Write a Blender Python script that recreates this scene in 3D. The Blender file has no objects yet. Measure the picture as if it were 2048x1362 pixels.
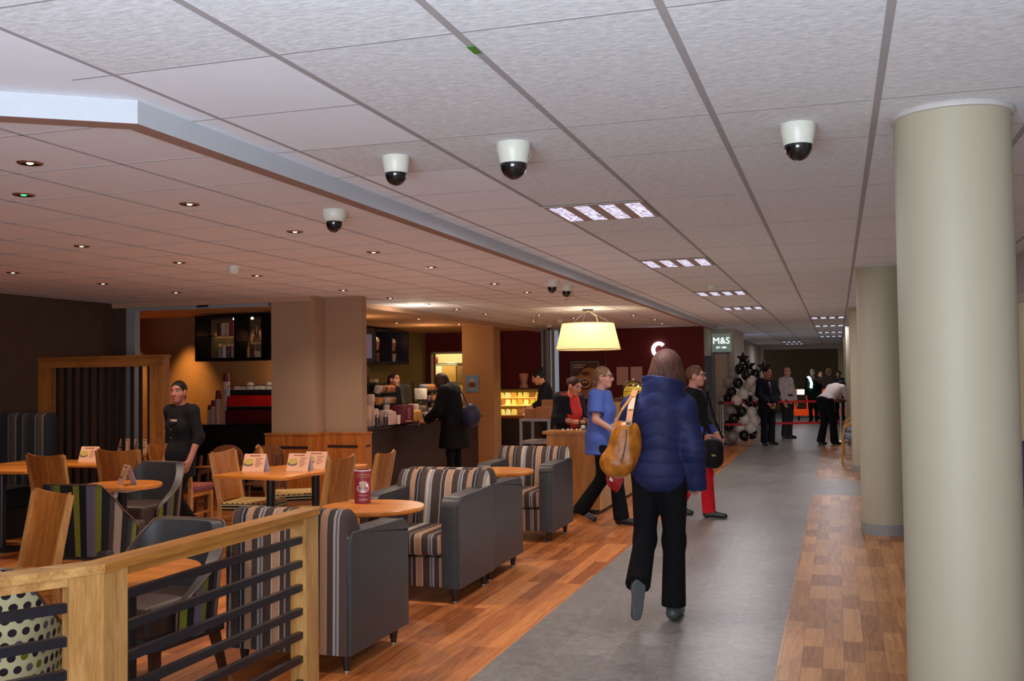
import bpy, bmesh, math, random
import numpy as np
from mathutils import Vector, Matrix
random.seed(7)
PI = math.pi
col = bpy.context.scene.collection

# ------------------------------------------------------------------ helpers
def lin(c):
    c = c / 255.0
    return c / 12.92 if c <= 0.04045 else ((c + 0.055) / 1.055) ** 2.4
def rgb(c):
    return (lin(c[0]), lin(c[1]), lin(c[2]), 1.0)

class NT:
    """small wrapper to wire shader nodes"""
    def __init__(s, mat):
        s.t = mat.node_tree; s.n = s.t.nodes
    def new(s, kind, **kw):
        n = s.n.new(kind)
        for k, v in kw.items():
            setattr(n, k, v)
        return n
    def link(s, a, b):
        s.t.links.new(a, b)
    def math(s, op, a, b=None, c=None):
        n = s.n.new('ShaderNodeMath'); n.operation = op
        for i, v in enumerate((a, b, c)):
            if v is None: continue
            if isinstance(v, (int, float)): n.inputs[i].default_value = v
            else: s.link(v, n.inputs[i])
        return n.outputs[0]
    def mix(s, f, a, b, mode='MIX'):
        n = s.n.new('ShaderNodeMixRGB'); n.blend_type = mode
        for i, v in enumerate((f, a, b)):
            if isinstance(v, (int, float)): n.inputs[i].default_value = v
            elif isinstance(v, tuple): n.inputs[i].default_value = v
            else: s.link(v, n.inputs[i])
        return n.outputs[0]
    def ramp(s, fac, stops, interp='CONSTANT'):
        n = s.n.new('ShaderNodeValToRGB'); r = n.color_ramp; r.interpolation = interp
        while len(r.elements) > 1: r.elements.remove(r.elements[-1])
        for i, (p, c) in enumerate(stops):
            e = r.elements[0] if i == 0 else r.elements.new(p)
            e.position = p; e.color = c if len(c) == 4 else rgb(c)
        s.link(fac, n.inputs[0])
        return n.outputs[0]

MATS = {}
def base_mat(name):
    m = bpy.data.materials.new(name); m.use_nodes = True
    nt = NT(m); b = nt.n['Principled BSDF']
    return m, nt, b

def pm(name, c, rough=0.6, metal=0.0, var=0.08, scale=30.0, bump=0.0, emit=0.0, ecol=None, spec=0.5, stretch=None, trans=0.0):
    """plain surface with a procedural tone variation"""
    if name in MATS: return MATS[name]
    m, nt, b = base_mat(name)
    tc = nt.new('ShaderNodeTexCoord'); mp = nt.new('ShaderNodeMapping')
    if stretch: mp.inputs['Scale'].default_value = stretch
    nt.link(tc.outputs['Object'], mp.inputs[0])
    no = nt.new('ShaderNodeTexNoise'); no.inputs['Scale'].default_value = scale; no.inputs['Detail'].default_value = 4
    nt.link(mp.outputs[0], no.inputs['Vector'])
    cc = rgb(c)
    lo = tuple(max(0, x * (1 - var)) for x in cc[:3]) + (1,); hi = tuple(min(1, x * (1 + var)) for x in cc[:3]) + (1,)
    colr = nt.ramp(no.outputs[0], [(0.3, lo), (0.7, hi)], 'LINEAR')
    nt.link(colr, b.inputs['Base Color'])
    b.inputs['Roughness'].default_value = rough; b.inputs['Metallic'].default_value = metal
    b.inputs['Specular IOR Level'].default_value = spec
    if trans: b.inputs['Transmission Weight'].default_value = trans
    if bump:
        bp = nt.new('ShaderNodeBump'); bp.inputs['Strength'].default_value = bump; bp.inputs['Distance'].default_value = 0.004
        nt.link(no.outputs[0], bp.inputs['Height']); nt.link(bp.outputs[0], b.inputs['Normal'])
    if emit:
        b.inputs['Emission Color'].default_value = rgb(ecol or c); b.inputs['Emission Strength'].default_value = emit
    MATS[name] = m
    return m

def wood(name, c1, c2, axis='X', scale=6.0, rough=0.4, spec=0.5):
    """grained timber, fibres along the given axis"""
    if name in MATS: return MATS[name]
    m, nt, b = base_mat(name)
    tc = nt.new('ShaderNodeTexCoord'); mp = nt.new('ShaderNodeMapping')
    s = {'X': (0.12, 1, 1), 'Y': (1, 0.12, 1), 'Z': (1, 1, 0.12)}[axis]
    mp.inputs['Scale'].default_value = s
    nt.link(tc.outputs['Object'], mp.inputs[0])
    no = nt.new('ShaderNodeTexNoise'); no.inputs['Scale'].default_value = scale * 3; no.inputs['Detail'].default_value = 6
    no.inputs['Distortion'].default_value = .6
    nt.link(mp.outputs[0], no.inputs['Vector'])
    w = nt.math('PINGPONG', nt.math('MULTIPLY', no.outputs[0], 5.0), 1.0)
    no2 = nt.new('ShaderNodeTexNoise'); no2.inputs['Scale'].default_value = scale * 25; no2.inputs['Detail'].default_value = 3
    nt.link(mp.outputs[0], no2.inputs['Vector'])
    f = nt.math('ADD', nt.math('MULTIPLY', w, 0.35), nt.math('MULTIPLY', no2.outputs[0], 0.65))
    nt.link(nt.ramp(f, [(0.2, c1), (0.75, c2)], 'LINEAR'), b.inputs['Base Color'])
    b.inputs['Roughness'].default_value = rough; b.inputs['Specular IOR Level'].default_value = spec
    MATS[name] = m
    return m

def stripes(name, bands, period, axis='X', offset=0.0, rough=0.85):
    """woven stripes: bands = [(width, rgb)...] repeated over the period, running across the axis"""
    if name in MATS: return MATS[name]
    m, nt, b = base_mat(name)
    tc = nt.new('ShaderNodeTexCoord'); sp = nt.new('ShaderNodeSeparateXYZ')
    nt.link(tc.outputs['Object'], sp.inputs[0])
    x = nt.math('ARCTAN2', sp.outputs[0], sp.outputs[1]) if axis == 'A' else sp.outputs['XYZ'.index(axis)]
    f = nt.math('FRACT', nt.math('MULTIPLY_ADD', x, 1.0 / period, offset + 20.0))
    tot = sum(w for w, _ in bands); p = 0.0; st = []
    for w, c in bands:
        st.append((p / tot, c)); p += w
    cr = nt.ramp(f, st)
    no = nt.new('ShaderNodeTexNoise'); no.inputs['Scale'].default_value = 220
    nt.link(tc.outputs['Object'], no.inputs['Vector'])
    k = nt.math('MULTIPLY_ADD', no.outputs[0], 0.5, 0.75)
    mul = nt.mix(1.0, cr, (1, 1, 1, 1), 'MULTIPLY')
    kk = nt.new('ShaderNodeCombineXYZ')
    for i in range(3): nt.link(k, kk.inputs[i])
    nt.link(nt.mix(1.0, cr, kk.outputs[0], 'MULTIPLY'), b.inputs['Base Color'])
    b.inputs['Roughness'].default_value = rough; b.inputs['Specular IOR Level'].default_value = 0.2
    MATS[name] = m
    return m

def dots(name, ground, cols, size, radius, u='X', v='Z', squash=1.0, rough=0.85):
    """rows of round dots, colour picked per dot, alternate rows shifted by half"""
    if name in MATS: return MATS[name]
    m, nt, b = base_mat(name)
    tc = nt.new('ShaderNodeTexCoord'); sp = nt.new('ShaderNodeSeparateXYZ')
    nt.link(tc.outputs['Object'], sp.inputs[0])
    uu = nt.math('MULTIPLY', nt.math('ARCTAN2', sp.outputs[0], sp.outputs[1]), .31) if u == 'A' else sp.outputs['XYZ'.index(u)]
    U = nt.math('MULTIPLY_ADD', uu, 1 / size, 50.0)
    V = nt.math('MULTIPLY_ADD', sp.outputs['XYZ'.index(v)], 1 / size / squash, 50.0)
    row = nt.math('FLOOR', V)
    odd = nt.math('MULTIPLY', nt.math('FRACT', nt.math('MULTIPLY', row, 0.5)), 1.0)
    U = nt.math('ADD', U, odd)
    du = nt.math('SUBTRACT', nt.math('FRACT', U), 0.5); dv = nt.math('SUBTRACT', nt.math('FRACT', V), 0.5)
    d = nt.math('SQRT', nt.math('ADD', nt.math('MULTIPLY', du, du), nt.math('MULTIPLY', dv, dv)))
    cid = nt.new('ShaderNodeCombineXYZ'); nt.link(nt.math('FLOOR', U), cid.inputs[0]); nt.link(row, cid.inputs[1])
    wn = nt.new('ShaderNodeTexWhiteNoise'); nt.link(cid.outputs[0], wn.inputs['Vector'])
    n = len(cols)
    dc = nt.ramp(wn.outputs['Value'], [(i / n, c) for i, c in enumerate(cols)])
    nt.link(nt.mix(nt.math('LESS_THAN', d, radius), rgb(ground), dc), b.inputs['Base Color'])
    b.inputs['Roughness'].default_value = rough; b.inputs['Specular IOR Level'].default_value = 0.2
    MATS[name] = m
    return m

def glow(name, c, strength):
    if name in MATS: return MATS[name]
    return pm(name, c, rough=0.5, var=0.02, emit=strength, ecol=c)

def glass(name, c=(230, 240, 235), alpha=0.12):
    if name in MATS: return MATS[name]
    m, nt, b = base_mat(name)
    tr = nt.new('ShaderNodeBsdfTransparent'); gl = nt.new('ShaderNodeBsdfGlossy'); gl.inputs['Roughness'].default_value = 0.03
    tr.inputs['Color'].default_value = rgb(c)
    fr = nt.new('ShaderNodeFresnel'); fr.inputs['IOR'].default_value = 1.4
    mx = nt.new('ShaderNodeMixShader'); nt.link(nt.math('ADD', fr.outputs[0], alpha * 0.3), mx.inputs[0])
    nt.link(tr.outputs[0], mx.inputs[1]); nt.link(gl.outputs[0], mx.inputs[2])
    nt.link(mx.outputs[0], nt.n['Material Output'].inputs['Surface'])
    MATS[name] = m
    return m

# ------------------------------------------------------------------ mesh builder
def rotz(a):
    return Matrix.Rotation(a, 4, 'Z')

class MB:
    def __init__(s):
        s.v = []; s.f = []; s.m = []
    def add(s, vs, fs, m=0, M=None):
        o = len(s.v)
        for p in vs:
            p = Vector(p)
            s.v.append(tuple(M @ p) if M is not None else tuple(p))
        for f in fs:
            s.f.append([i + o for i in f]); s.m.append(m)
        return s
    def box(s, x0, x1, y0, y1, z0, z1, m=0, M=None):
        vs = [(x0, y0, z0), (x1, y0, z0), (x1, y1, z0), (x0, y1, z0), (x0, y0, z1), (x1, y0, z1), (x1, y1, z1), (x0, y1, z1)]
        return s.add(vs, [(3, 2, 1, 0), (4, 5, 6, 7), (0, 1, 5, 4), (1, 2, 6, 5), (2, 3, 7, 6), (3, 0, 4, 7)], m, M)
    def rbox(s, x0, x1, y0, y1, z0, z1, r=0.01, seg=2, m=0, M=None):
        bm = bmesh.new(); bmesh.ops.create_cube(bm, size=1.0)
        for v in bm.verts:
            v.co = Vector((x0 + (v.co.x + .5) * (x1 - x0), y0 + (v.co.y + .5) * (y1 - y0), z0 + (v.co.z + .5) * (z1 - z0)))
        r = min(r, (x1 - x0) * .49, (y1 - y0) * .49, (z1 - z0) * .49)
        bmesh.ops.bevel(bm, geom=bm.edges[:], offset=r, segments=seg, profile=0.5, affect='EDGES')
        bm.verts.index_update()
        s.add([v.co for v in bm.verts], [[v.index for v in f.verts] for f in bm.faces], m, M); bm.free()
        return s
    def lathe(s, prof, n=24, c=(0, 0, 0), m=0, M=None, closed=True):
        """profile of (radius, height) from bottom to top"""
        vs = []; fs = []; k = len(prof)
        for (r, z) in prof:
            for i in range(n):
                a = 2 * PI * i / n
                vs.append((c[0] + r * math.cos(a), c[1] + r * math.sin(a), c[2] + z))
        for j in range(k - 1):
            for i in range(n):
                i2 = (i + 1) % n
                fs.append((j * n + i, j * n + i2, (j + 1) * n + i2, (j + 1) * n + i))
        if closed:
            fs.append(tuple(reversed(range(n)))); fs.append(tuple(range((k - 1) * n, k * n)))
        return s.add(vs, fs, m, M)
    def cyl(s, c, r, h, n=20, m=0, r2=None, M=None):
        return s.lathe([(r, 0), (r if r2 is None else r2, h)], n, c, m, M)
    def tube(s, path, r, n=8, m=0, M=None, r2=None, caps=True):
        P = [Vector(p) for p in path]; vs = []; fs = []; K = len(P)
        ref = None
        for i, p in enumerate(P):
            t = (P[min(i + 1, K - 1)] - P[max(i - 1, 0)]).normalized()
            if ref is None:
                ref = Vector((0, 0, 1)) if abs(t.z) < 0.9 else Vector((1, 0, 0))
            u = (ref - t * ref.dot(t)).normalized(); w = t.cross(u); ref = u
            rr = r if r2 is None else r + (r2 - r) * i / (K - 1)
            for j in range(n):
                a = 2 * PI * j / n
                vs.append(p + (u * math.cos(a) + w * math.sin(a)) * rr)
        for i in range(K - 1):
            for j in range(n):
                j2 = (j + 1) % n
                fs.append((i * n + j, i * n + j2, (i + 1) * n + j2, (i + 1) * n + j))
        if caps:
            fs.append(tuple(reversed(range(n)))); fs.append(tuple(range((K - 1) * n, K * n)))
        return s.add(vs, fs, m, M)
    def bar(s, a, b, w, h, m=0, M=None, up=(0, 0, 1), w2=None, h2=None):
        """rectangular bar from a to b"""
        a = Vector(a); b = Vector(b); t = (b - a).normalized(); up = Vector(up)
        if abs(t.dot(up)) > .99: up = Vector((0, 1, 0))
        x = t.cross(up).normalized(); y = x.cross(t)
        w2 = w if w2 is None else w2; h2 = h if h2 is None else h2
        vs = []
        for p, ww, hh in ((a, w, h), (b, w2, h2)):
            for sx, sy in ((-1, -1), (1, -1), (1, 1), (-1, 1)):
                vs.append(p + x * sx * ww / 2 + y * sy * hh / 2)
        return s.add(vs, [(3, 2, 1, 0), (4, 5, 6, 7), (0, 1, 5, 4), (1, 2, 6, 5), (2, 3, 7, 6), (3, 0, 4, 7)], m, M)
    def prism(s, poly, d0, d1, axis='Z', m=0, M=None):
        """extrude a polygon; for axis Y the polygon is (x,z), for X it is (y,z)"""
        def P(a, b, d):
            return {'Z': (a, b, d), 'Y': (a, d, b), 'X': (d, a, b)}[axis]
        n = len(poly)
        vs = [P(a, b, d0) for a, b in poly] + [P(a, b, d1) for a, b in poly]
        fs = [tuple(reversed(range(n))), tuple(range(n, 2 * n))] + [(i, (i + 1) % n, n + (i + 1) % n, n + i) for i in range(n)]
        if axis == 'Y': fs = [tuple(reversed(f)) for f in fs]
        return s.add(vs, fs, m, M)
    def ell(s, c, r, n=16, k=10, m=0, M=None):
        if isinstance(r, (int, float)): r = (r, r, r)
        vs = []; fs = []
        vs.append((c[0], c[1], c[2] - r[2]))
        for j in range(1, k):
            t = -PI / 2 + PI * j / k
            for i in range(n):
                a = 2 * PI * i / n
                vs.append((c[0] + r[0] * math.cos(t) * math.cos(a), c[1] + r[1] * math.cos(t) * math.sin(a), c[2] + r[2] * math.sin(t)))
        vs.append((c[0], c[1], c[2] + r[2])); T = len(vs) - 1
        for i in range(n):
            i2 = (i + 1) % n
            fs.append((0, 1 + i2, 1 + i))
            for j in range(k - 2):
                b = 1 + j * n
                fs.append((b + i, b + i2, b + n + i2, b + n + i))
            b = 1 + (k - 2) * n
            fs.append((b + i, b + i2, T))
        return s.add(vs, fs, m, M)
    def quad(s, a, b, c, d, m=0, M=None):
        return s.add([a, b, c, d], [(0, 1, 2, 3)], m, M)
    def build(s, name, mats, parent=None, smooth=None, loc=None, rz=0):
        me = bpy.data.meshes.new(name)
        me.from_pydata(s.v, [], s.f)
        if not isinstance(mats, (list, tuple)): mats = [mats]
        for mt in mats: me.materials.append(mt)
        if len(mats) > 1:
            me.polygons.foreach_set('material_index', s.m)
        if smooth:
            me.polygons.foreach_set('use_smooth', [True] * len(me.polygons))
            if smooth < 179: me.set_sharp_from_angle(angle=math.radians(smooth))
        me.update()
        o = bpy.data.objects.new(name, me); col.objects.link(o)
        if parent is not None: o.parent = parent
        if loc: o.location = loc
        if rz: o.rotation_euler = (0, 0, rz)
        return o

def tag(o, label=None, cat=None, group=None, kind=None):
    if label: o['label'] = label
    if cat: o['category'] = cat
    if group: o['group'] = group
    if kind: o['kind'] = kind
    return o
def thing(name, label, cat, loc=(0, 0, 0), rz=0, group=None):
    o = bpy.data.objects.new(name, None); o.empty_display_size = 0.1
    col.objects.link(o); o.location = loc; o.rotation_euler = (0, 0, rz)
    return tag(o, label, cat, group)
def struct(name, mb, mats, label=None, parent=None, smooth=None):
    o = mb.build(name, mats, parent, smooth)
    if parent is None: o['kind'] = 'structure'
    if label: o['label'] = label; o['category'] = name.split('_')[0]
    return o
def dup(root, loc, rz, label=None, group=None):
    def cp(o, par):
        c = o.copy(); col.objects.link(c)
        if par is not None: c.parent = par
        for ch in o.children: cp(ch, c)
        return c
    r = cp(root, None); r.location = loc; r.rotation_euler = (0, 0, rz)
    if label: r['label'] = label
    if group: r['group'] = group
    return r

def text_mesh(body, size, depth=0.0, align='CENTER'):
    cu = bpy.data.curves.new('lettering', 'FONT'); cu.body = body; cu.size = size; cu.extrude = depth
    cu.align_x = align; cu.align_y = 'CENTER'; cu.resolution_u = 3
    o = bpy.data.objects.new('lettering', cu); col.objects.link(o)
    dg = bpy.context.evaluated_depsgraph_get(); dg.update()
    me = o.evaluated_get(dg).to_mesh()
    vs = [tuple(v.co) for v in me.vertices]; fs = [tuple(p.vertices) for p in me.polygons]
    o.evaluated_get(dg).to_mesh_clear()
    bpy.data.objects.remove(o); bpy.data.curves.remove(cu)
    return vs, fs
def add_text(mb, body, size, M, depth=0.001, m=0):
    """lettering in the XY plane of M"""
    vs, fs = text_mesh(body, size, depth)
    return mb.add(vs, fs, m, M)
def facing(x, y, z, a=0.0):
    """frame for flat artwork standing upright: local x to the right, local y up, seen from -Y (turned by a about Z)"""
    return Matrix.Translation((x, y, z)) @ rotz(a) @ Matrix.Rotation(PI / 2, 4, 'X')
ORD = ['first', 'second', 'third', 'fourth', 'fifth', 'sixth', 'seventh', 'eighth', 'ninth', 'tenth', 'eleventh', 'twelfth']
# ------------------------------------------------------------------ figures: smooth distance fields turned into surfaces
class Field:
    def __init__(s, lo, hi, res):
        s.res = res; s.lo = np.array(lo, np.float32); n = np.ceil((np.array(hi) - s.lo) / res).astype(int) + 1
        s.n = n; s.D = np.full(tuple(n), 1.0, np.float32)
        s.ax = [s.lo[i] + res * np.arange(n[i], dtype=np.float32) for i in range(3)]
    def _win(s, lo, hi):
        a = np.clip(np.floor((np.array(lo) - s.lo) / s.res).astype(int), 0, s.n)
        b = np.clip(np.ceil((np.array(hi) - s.lo) / s.res).astype(int) + 1, 0, s.n)
        if np.any(b <= a): return None
        sl = tuple(slice(a[i], b[i]) for i in range(3))
        return sl, s.ax[0][sl[0]][:, None, None], s.ax[1][sl[1]][None, :, None], s.ax[2][sl[2]][None, None, :]
    def _merge(s, sl, d, k, op):
        D = s.D[sl]
        if op == 'u':
            if k > 0:
                h = np.clip(0.5 + 0.5 * (D - d) / k, 0, 1)
                s.D[sl] = D * (1 - h) + d * h - k * h * (1 - h)
            else: s.D[sl] = np.minimum(D, d)
        else:
            d = -d
            if k > 0:
                h = np.clip(0.5 - 0.5 * (D - d) / k, 0, 1)
                s.D[sl] = D * (1 - h) + d * h + k * h * (1 - h)
            else: s.D[sl] = np.maximum(D, d)
    def cone(s, a, b, ra, rb, k=0.02, op='u'):
        a = np.array(a, np.float32); b = np.array(b, np.float32); e = k + 3 * s.res
        lo = np.minimum(a - ra, b - rb) - e; hi = np.maximum(a + ra, b + rb) + e
        w = s._win(lo, hi)
        if w is None: return s
        sl, X, Y, Z = w; ba = b - a; L2 = float(ba @ ba) + 1e-9
        t = np.clip(((X - a[0]) * ba[0] + (Y - a[1]) * ba[1] + (Z - a[2]) * ba[2]) / L2, 0, 1)
        d = np.sqrt((X - a[0] - t * ba[0]) ** 2 + (Y - a[1] - t * ba[1]) ** 2 + (Z - a[2] - t * ba[2]) ** 2) - (ra + t * (rb - ra))
        s._merge(sl, d, k, op); return s
    def ell(s, c, R, r, k=0.02, op='u'):
        c = np.array(c, np.float32); R = np.array(R, np.float32); r = np.array(r, np.float32)
        ext = np.sqrt(((R * r[:, None]) ** 2).sum(0)) + k + 3 * s.res
        w = s._win(c - ext, c + ext)
        if w is None: return s
        sl, X, Y, Z = w; X = X - c[0]; Y = Y - c[1]; Z = Z - c[2]
        u = [(X * R[i, 0] + Y * R[i, 1] + Z * R[i, 2]) for i in range(3)]
        k0 = np.sqrt(sum((u[i] / r[i]) ** 2 for i in range(3)))
        k1 = np.sqrt(sum((u[i] / (r[i] * r[i])) ** 2 for i in range(3))) + 1e-6
        d = k0 * (k0 - 1) / k1
        s._merge(sl, d, k, op); return s
    def clip(s, o, n):
        n = np.array(n, np.float32); n = n / np.linalg.norm(n)
        d = (s.ax[0][:, None, None] - o[0]) * n[0] + (s.ax[1][None, :, None] - o[1]) * n[1] + (s.ax[2][None, None, :] - o[2]) * n[2]
        s.D = np.maximum(s.D, d); return s
    def mesh(s):
        D = s.D.copy()
        for i in range(3):
            sl = [slice(None)] * 3
            for e in (0, -1):
                sl[i] = e; D[tuple(sl)] = np.maximum(D[tuple(sl)], s.res)
        S = D < 0
        cn = np.zeros(tuple(np.array(D.shape) - 1), np.int8)
        cor = [(i, j, k) for i in (0, 1) for j in (0, 1) for k in (0, 1)]
        nx, ny, nz = D.shape
        for i, j, k in cor: cn += S[i:nx - 1 + i, j:ny - 1 + j, k:nz - 1 + k]
        mk = (cn > 0) & (cn < 8)
        cells = np.argwhere(mk); idx = np.full(mk.shape, -1, np.int64); idx[mk] = np.arange(len(cells))
        acc = np.zeros((len(cells), 3)); cnt = np.zeros(len(cells))
        for a in cor:
            for ax in range(3):
                if a[ax]: continue
                b = list(a); b[ax] = 1
                da = D[cells[:, 0] + a[0], cells[:, 1] + a[1], cells[:, 2] + a[2]]; db = D[cells[:, 0] + b[0], cells[:, 1] + b[1], cells[:, 2] + b[2]]
                cr = (da < 0) != (db < 0)
                t = np.where(cr, da / np.where(cr, da - db, 1), 0)
                p = np.array(a, float)[None, :].repeat(len(cells), 0); p[:, ax] += t
                acc += p * cr[:, None]; cnt += cr
        V = s.lo + (cells + acc / np.maximum(cnt, 1)[:, None]) * s.res
        F = []
        for ax in range(3):
            b, c = (ax + 1) % 3, (ax + 2) % 3
            s0 = [slice(None)] * 3; s1 = [slice(None)] * 3
            s0[ax] = slice(0, -1); s1[ax] = slice(1, None)
            A = S[tuple(s0)]; B = S[tuple(s1)]
            for inside in (True, False):
                e = np.argwhere((A == inside) & (B == (not inside)))
                e = e[(e[:, b] > 0) & (e[:, c] > 0) & (e[:, b] < D.shape[b] - 1) & (e[:, c] < D.shape[c] - 1)]
                q = []
                for db, dc in ((-1, -1), (0, -1), (0, 0), (-1, 0)):
                    cc = e.copy(); cc[:, b] += db; cc[:, c] += dc
                    q.append(idx[cc[:, 0], cc[:, 1], cc[:, 2]])
                q = np.stack(q, 1)
                F.append(q if inside else q[:, ::-1])
        return V, np.concatenate(F)

def np_obj(name, parts, mats, parent, smooth=True):
    """parts: list of (V, F, material index array or int)"""
    V = []; F = []; M = []; o = 0
    for v, f, m in parts:
        V.append(v); F.append(f + o); o += len(v)
        M.append(np.full(len(f), m) if isinstance(m, int) else m)
    V = np.concatenate(V); F = np.concatenate(F); M = np.concatenate(M)
    me = bpy.data.meshes.new(name)
    me.from_pydata(V.tolist(), [], F.tolist())
    for m in mats: me.materials.append(m)
    me.polygons.foreach_set('material_index', M.astype(np.int32))
    me.polygons.foreach_set('use_smooth', [smooth] * len(me.polygons)); me.update()
    ob = bpy.data.objects.new(name, me); col.objects.link(ob); ob.parent = parent
    return ob

def N(v):
    v = np.array(v, float); return v / (np.linalg.norm(v) + 1e-9)
BASE = dict(pel=(0, 0, .93), nk=(0, -.01, 1.43), hd=(0, .03, 1.585),
            shL=(-.165, -.01, 1.385), elL=(-.215, -.03, 1.10), wrL=(-.225, .04, .86),
            shR=(.165, -.01, 1.385), elR=(.215, -.03, 1.10), wrR=(.225, .04, .86),
            hipL=(-.085, 0, .90), knL=(-.095, .02, .49), anL=(-.095, -.02, .085), toeL=(-.105, .15, .028),
            hipR=(.085, 0, .90), knR=(.095, .02, .49), anR=(.095, -.02, .085), toeR=(.105, .15, .028))
def skel(S=1.0, **kw):
    J = {k: np.array(v, float) for k, v in BASE.items()}
    for k, v in kw.items(): J[k] = np.array(v, float)
    return {k: v * S for k, v in J.items()}
def lean(J, dy, dx=0.0, names=('nk', 'hd', 'shL', 'shR', 'elL', 'elR', 'wrL', 'wrR')):
    """tilt the upper body about the pelvis by angles (forward, sideways)"""
    R = np.array(Matrix.Rotation(-dy, 3, 'X') @ Matrix.Rotation(dx, 3, 'Y'))
    for n in names: J[n] = J['pel'] + R @ (J[n] - J['pel'])
    return J
def bounds(pts, m):
    P = np.array(pts); return P.min(0) - m, P.max(0) + m
def frame(J):
    up = N(J['nk'] - J['pel']); r = N(J['shR'] - J['shL']); r = N(r - up * (r @ up)); f = np.cross(up, r)
    return np.array([r, f, up])
def torso(F, J, S, W, t, female, lower=True, upper=True):
    R = frame(J); pel = J['pel']; nk = J['nk']; lp = lambda a: pel + (nk - pel) * a
    if upper:
        F.ell(lp(.66), R, np.array((.150 * W, .105 * W, .20)) * S + t, .05)
        F.cone(J['shL'] * .97 + nk * .03, J['shR'] * .97 + nk * .03, .055 * S + t, .055 * S + t, .05)
        F.cone(lp(.82), lp(1.0), .075 * S + t, .05 * S + t * .6, .05)
        if female:
            for sx in (-1, 1): F.ell(lp(.58) + R[1] * .075 * S * W + R[0] * .065 * sx * S, R, np.array((.06, .05, .065)) * S + t, .04)
    F.ell(lp(.32), R, np.array((.130 * W, .100 * W, .15)) * S + t, .06)
    if lower:
        F.ell(pel + R[2] * .0, R, np.array((.160 * W, .118 * W, .13)) * S + t, .06)
def arm(F, J, s, t, S, end=1.0, k=.03, flare=0.0):
    a, b, c = J['sh' + s], J['el' + s], J['wr' + s]
    F.cone(a, b, .052 * S + t, .041 * S + t, k)
    if end > .0: F.cone(b, b + (c - b) * end, .041 * S + t, (.041 + (.027 - .041) * end) * S + t + flare, k)
def leg(F, J, s, t, S, W=1.0, flare=0.0, k=.04):
    a, b, c = J['hip' + s], J['kn' + s], J['an' + s]
    F.cone(a, b, .082 * S * W + t, .054 * S + t, k)
    F.cone(b, c, .054 * S + t, .036 * S + t + flare, k)
def hand_into(F, w, d, n, side, curl=.35, S=1.0, spread=0.0):
    d = N(d); n = np.array(n, float); n = N(n - d * (n @ d))
    th = np.cross(n, d) if side == 'L' else np.cross(d, n)
    R = np.array([th, d, n])
    F.ell(w + d * .048 * S, R, np.array((.037, .052, .016)) * S, .012)
    F.cone(w - d * .03, w + d * .02, .026 * S, .024 * S, .02)
    for i, (o, L) in enumerate(((.029, .070), (.010, .079), (-.010, .073), (-.028, .056))):
        p = w + d * (.086 - abs(i - 1.3) * .004) * S + th * o * S; ang = curl * (1 + .12 * i)
        for j, fr in enumerate((.45, .31, .24)):
            a = ang * (j + .6); dd = d * math.cos(a) + n * math.sin(a) + th * (o * spread)
            q = p + N(dd) * L * fr * S
            F.cone(p, q, (.0092 - .0008 * j) * S, (.0084 - .0008 * j) * S, .004); p = q
    p = w + d * .022 * S + th * .027 * S
    q = p + N(d * .7 + th * .65 + n * .35) * .042 * S; F.cone(p, q, .013 * S, .0105 * S, .012)
    F.cone(q, q + N(d * .95 + th * .15 + n * (.3 + curl * .5)) * .032 * S, .0105 * S, .008 * S, .005)

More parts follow.
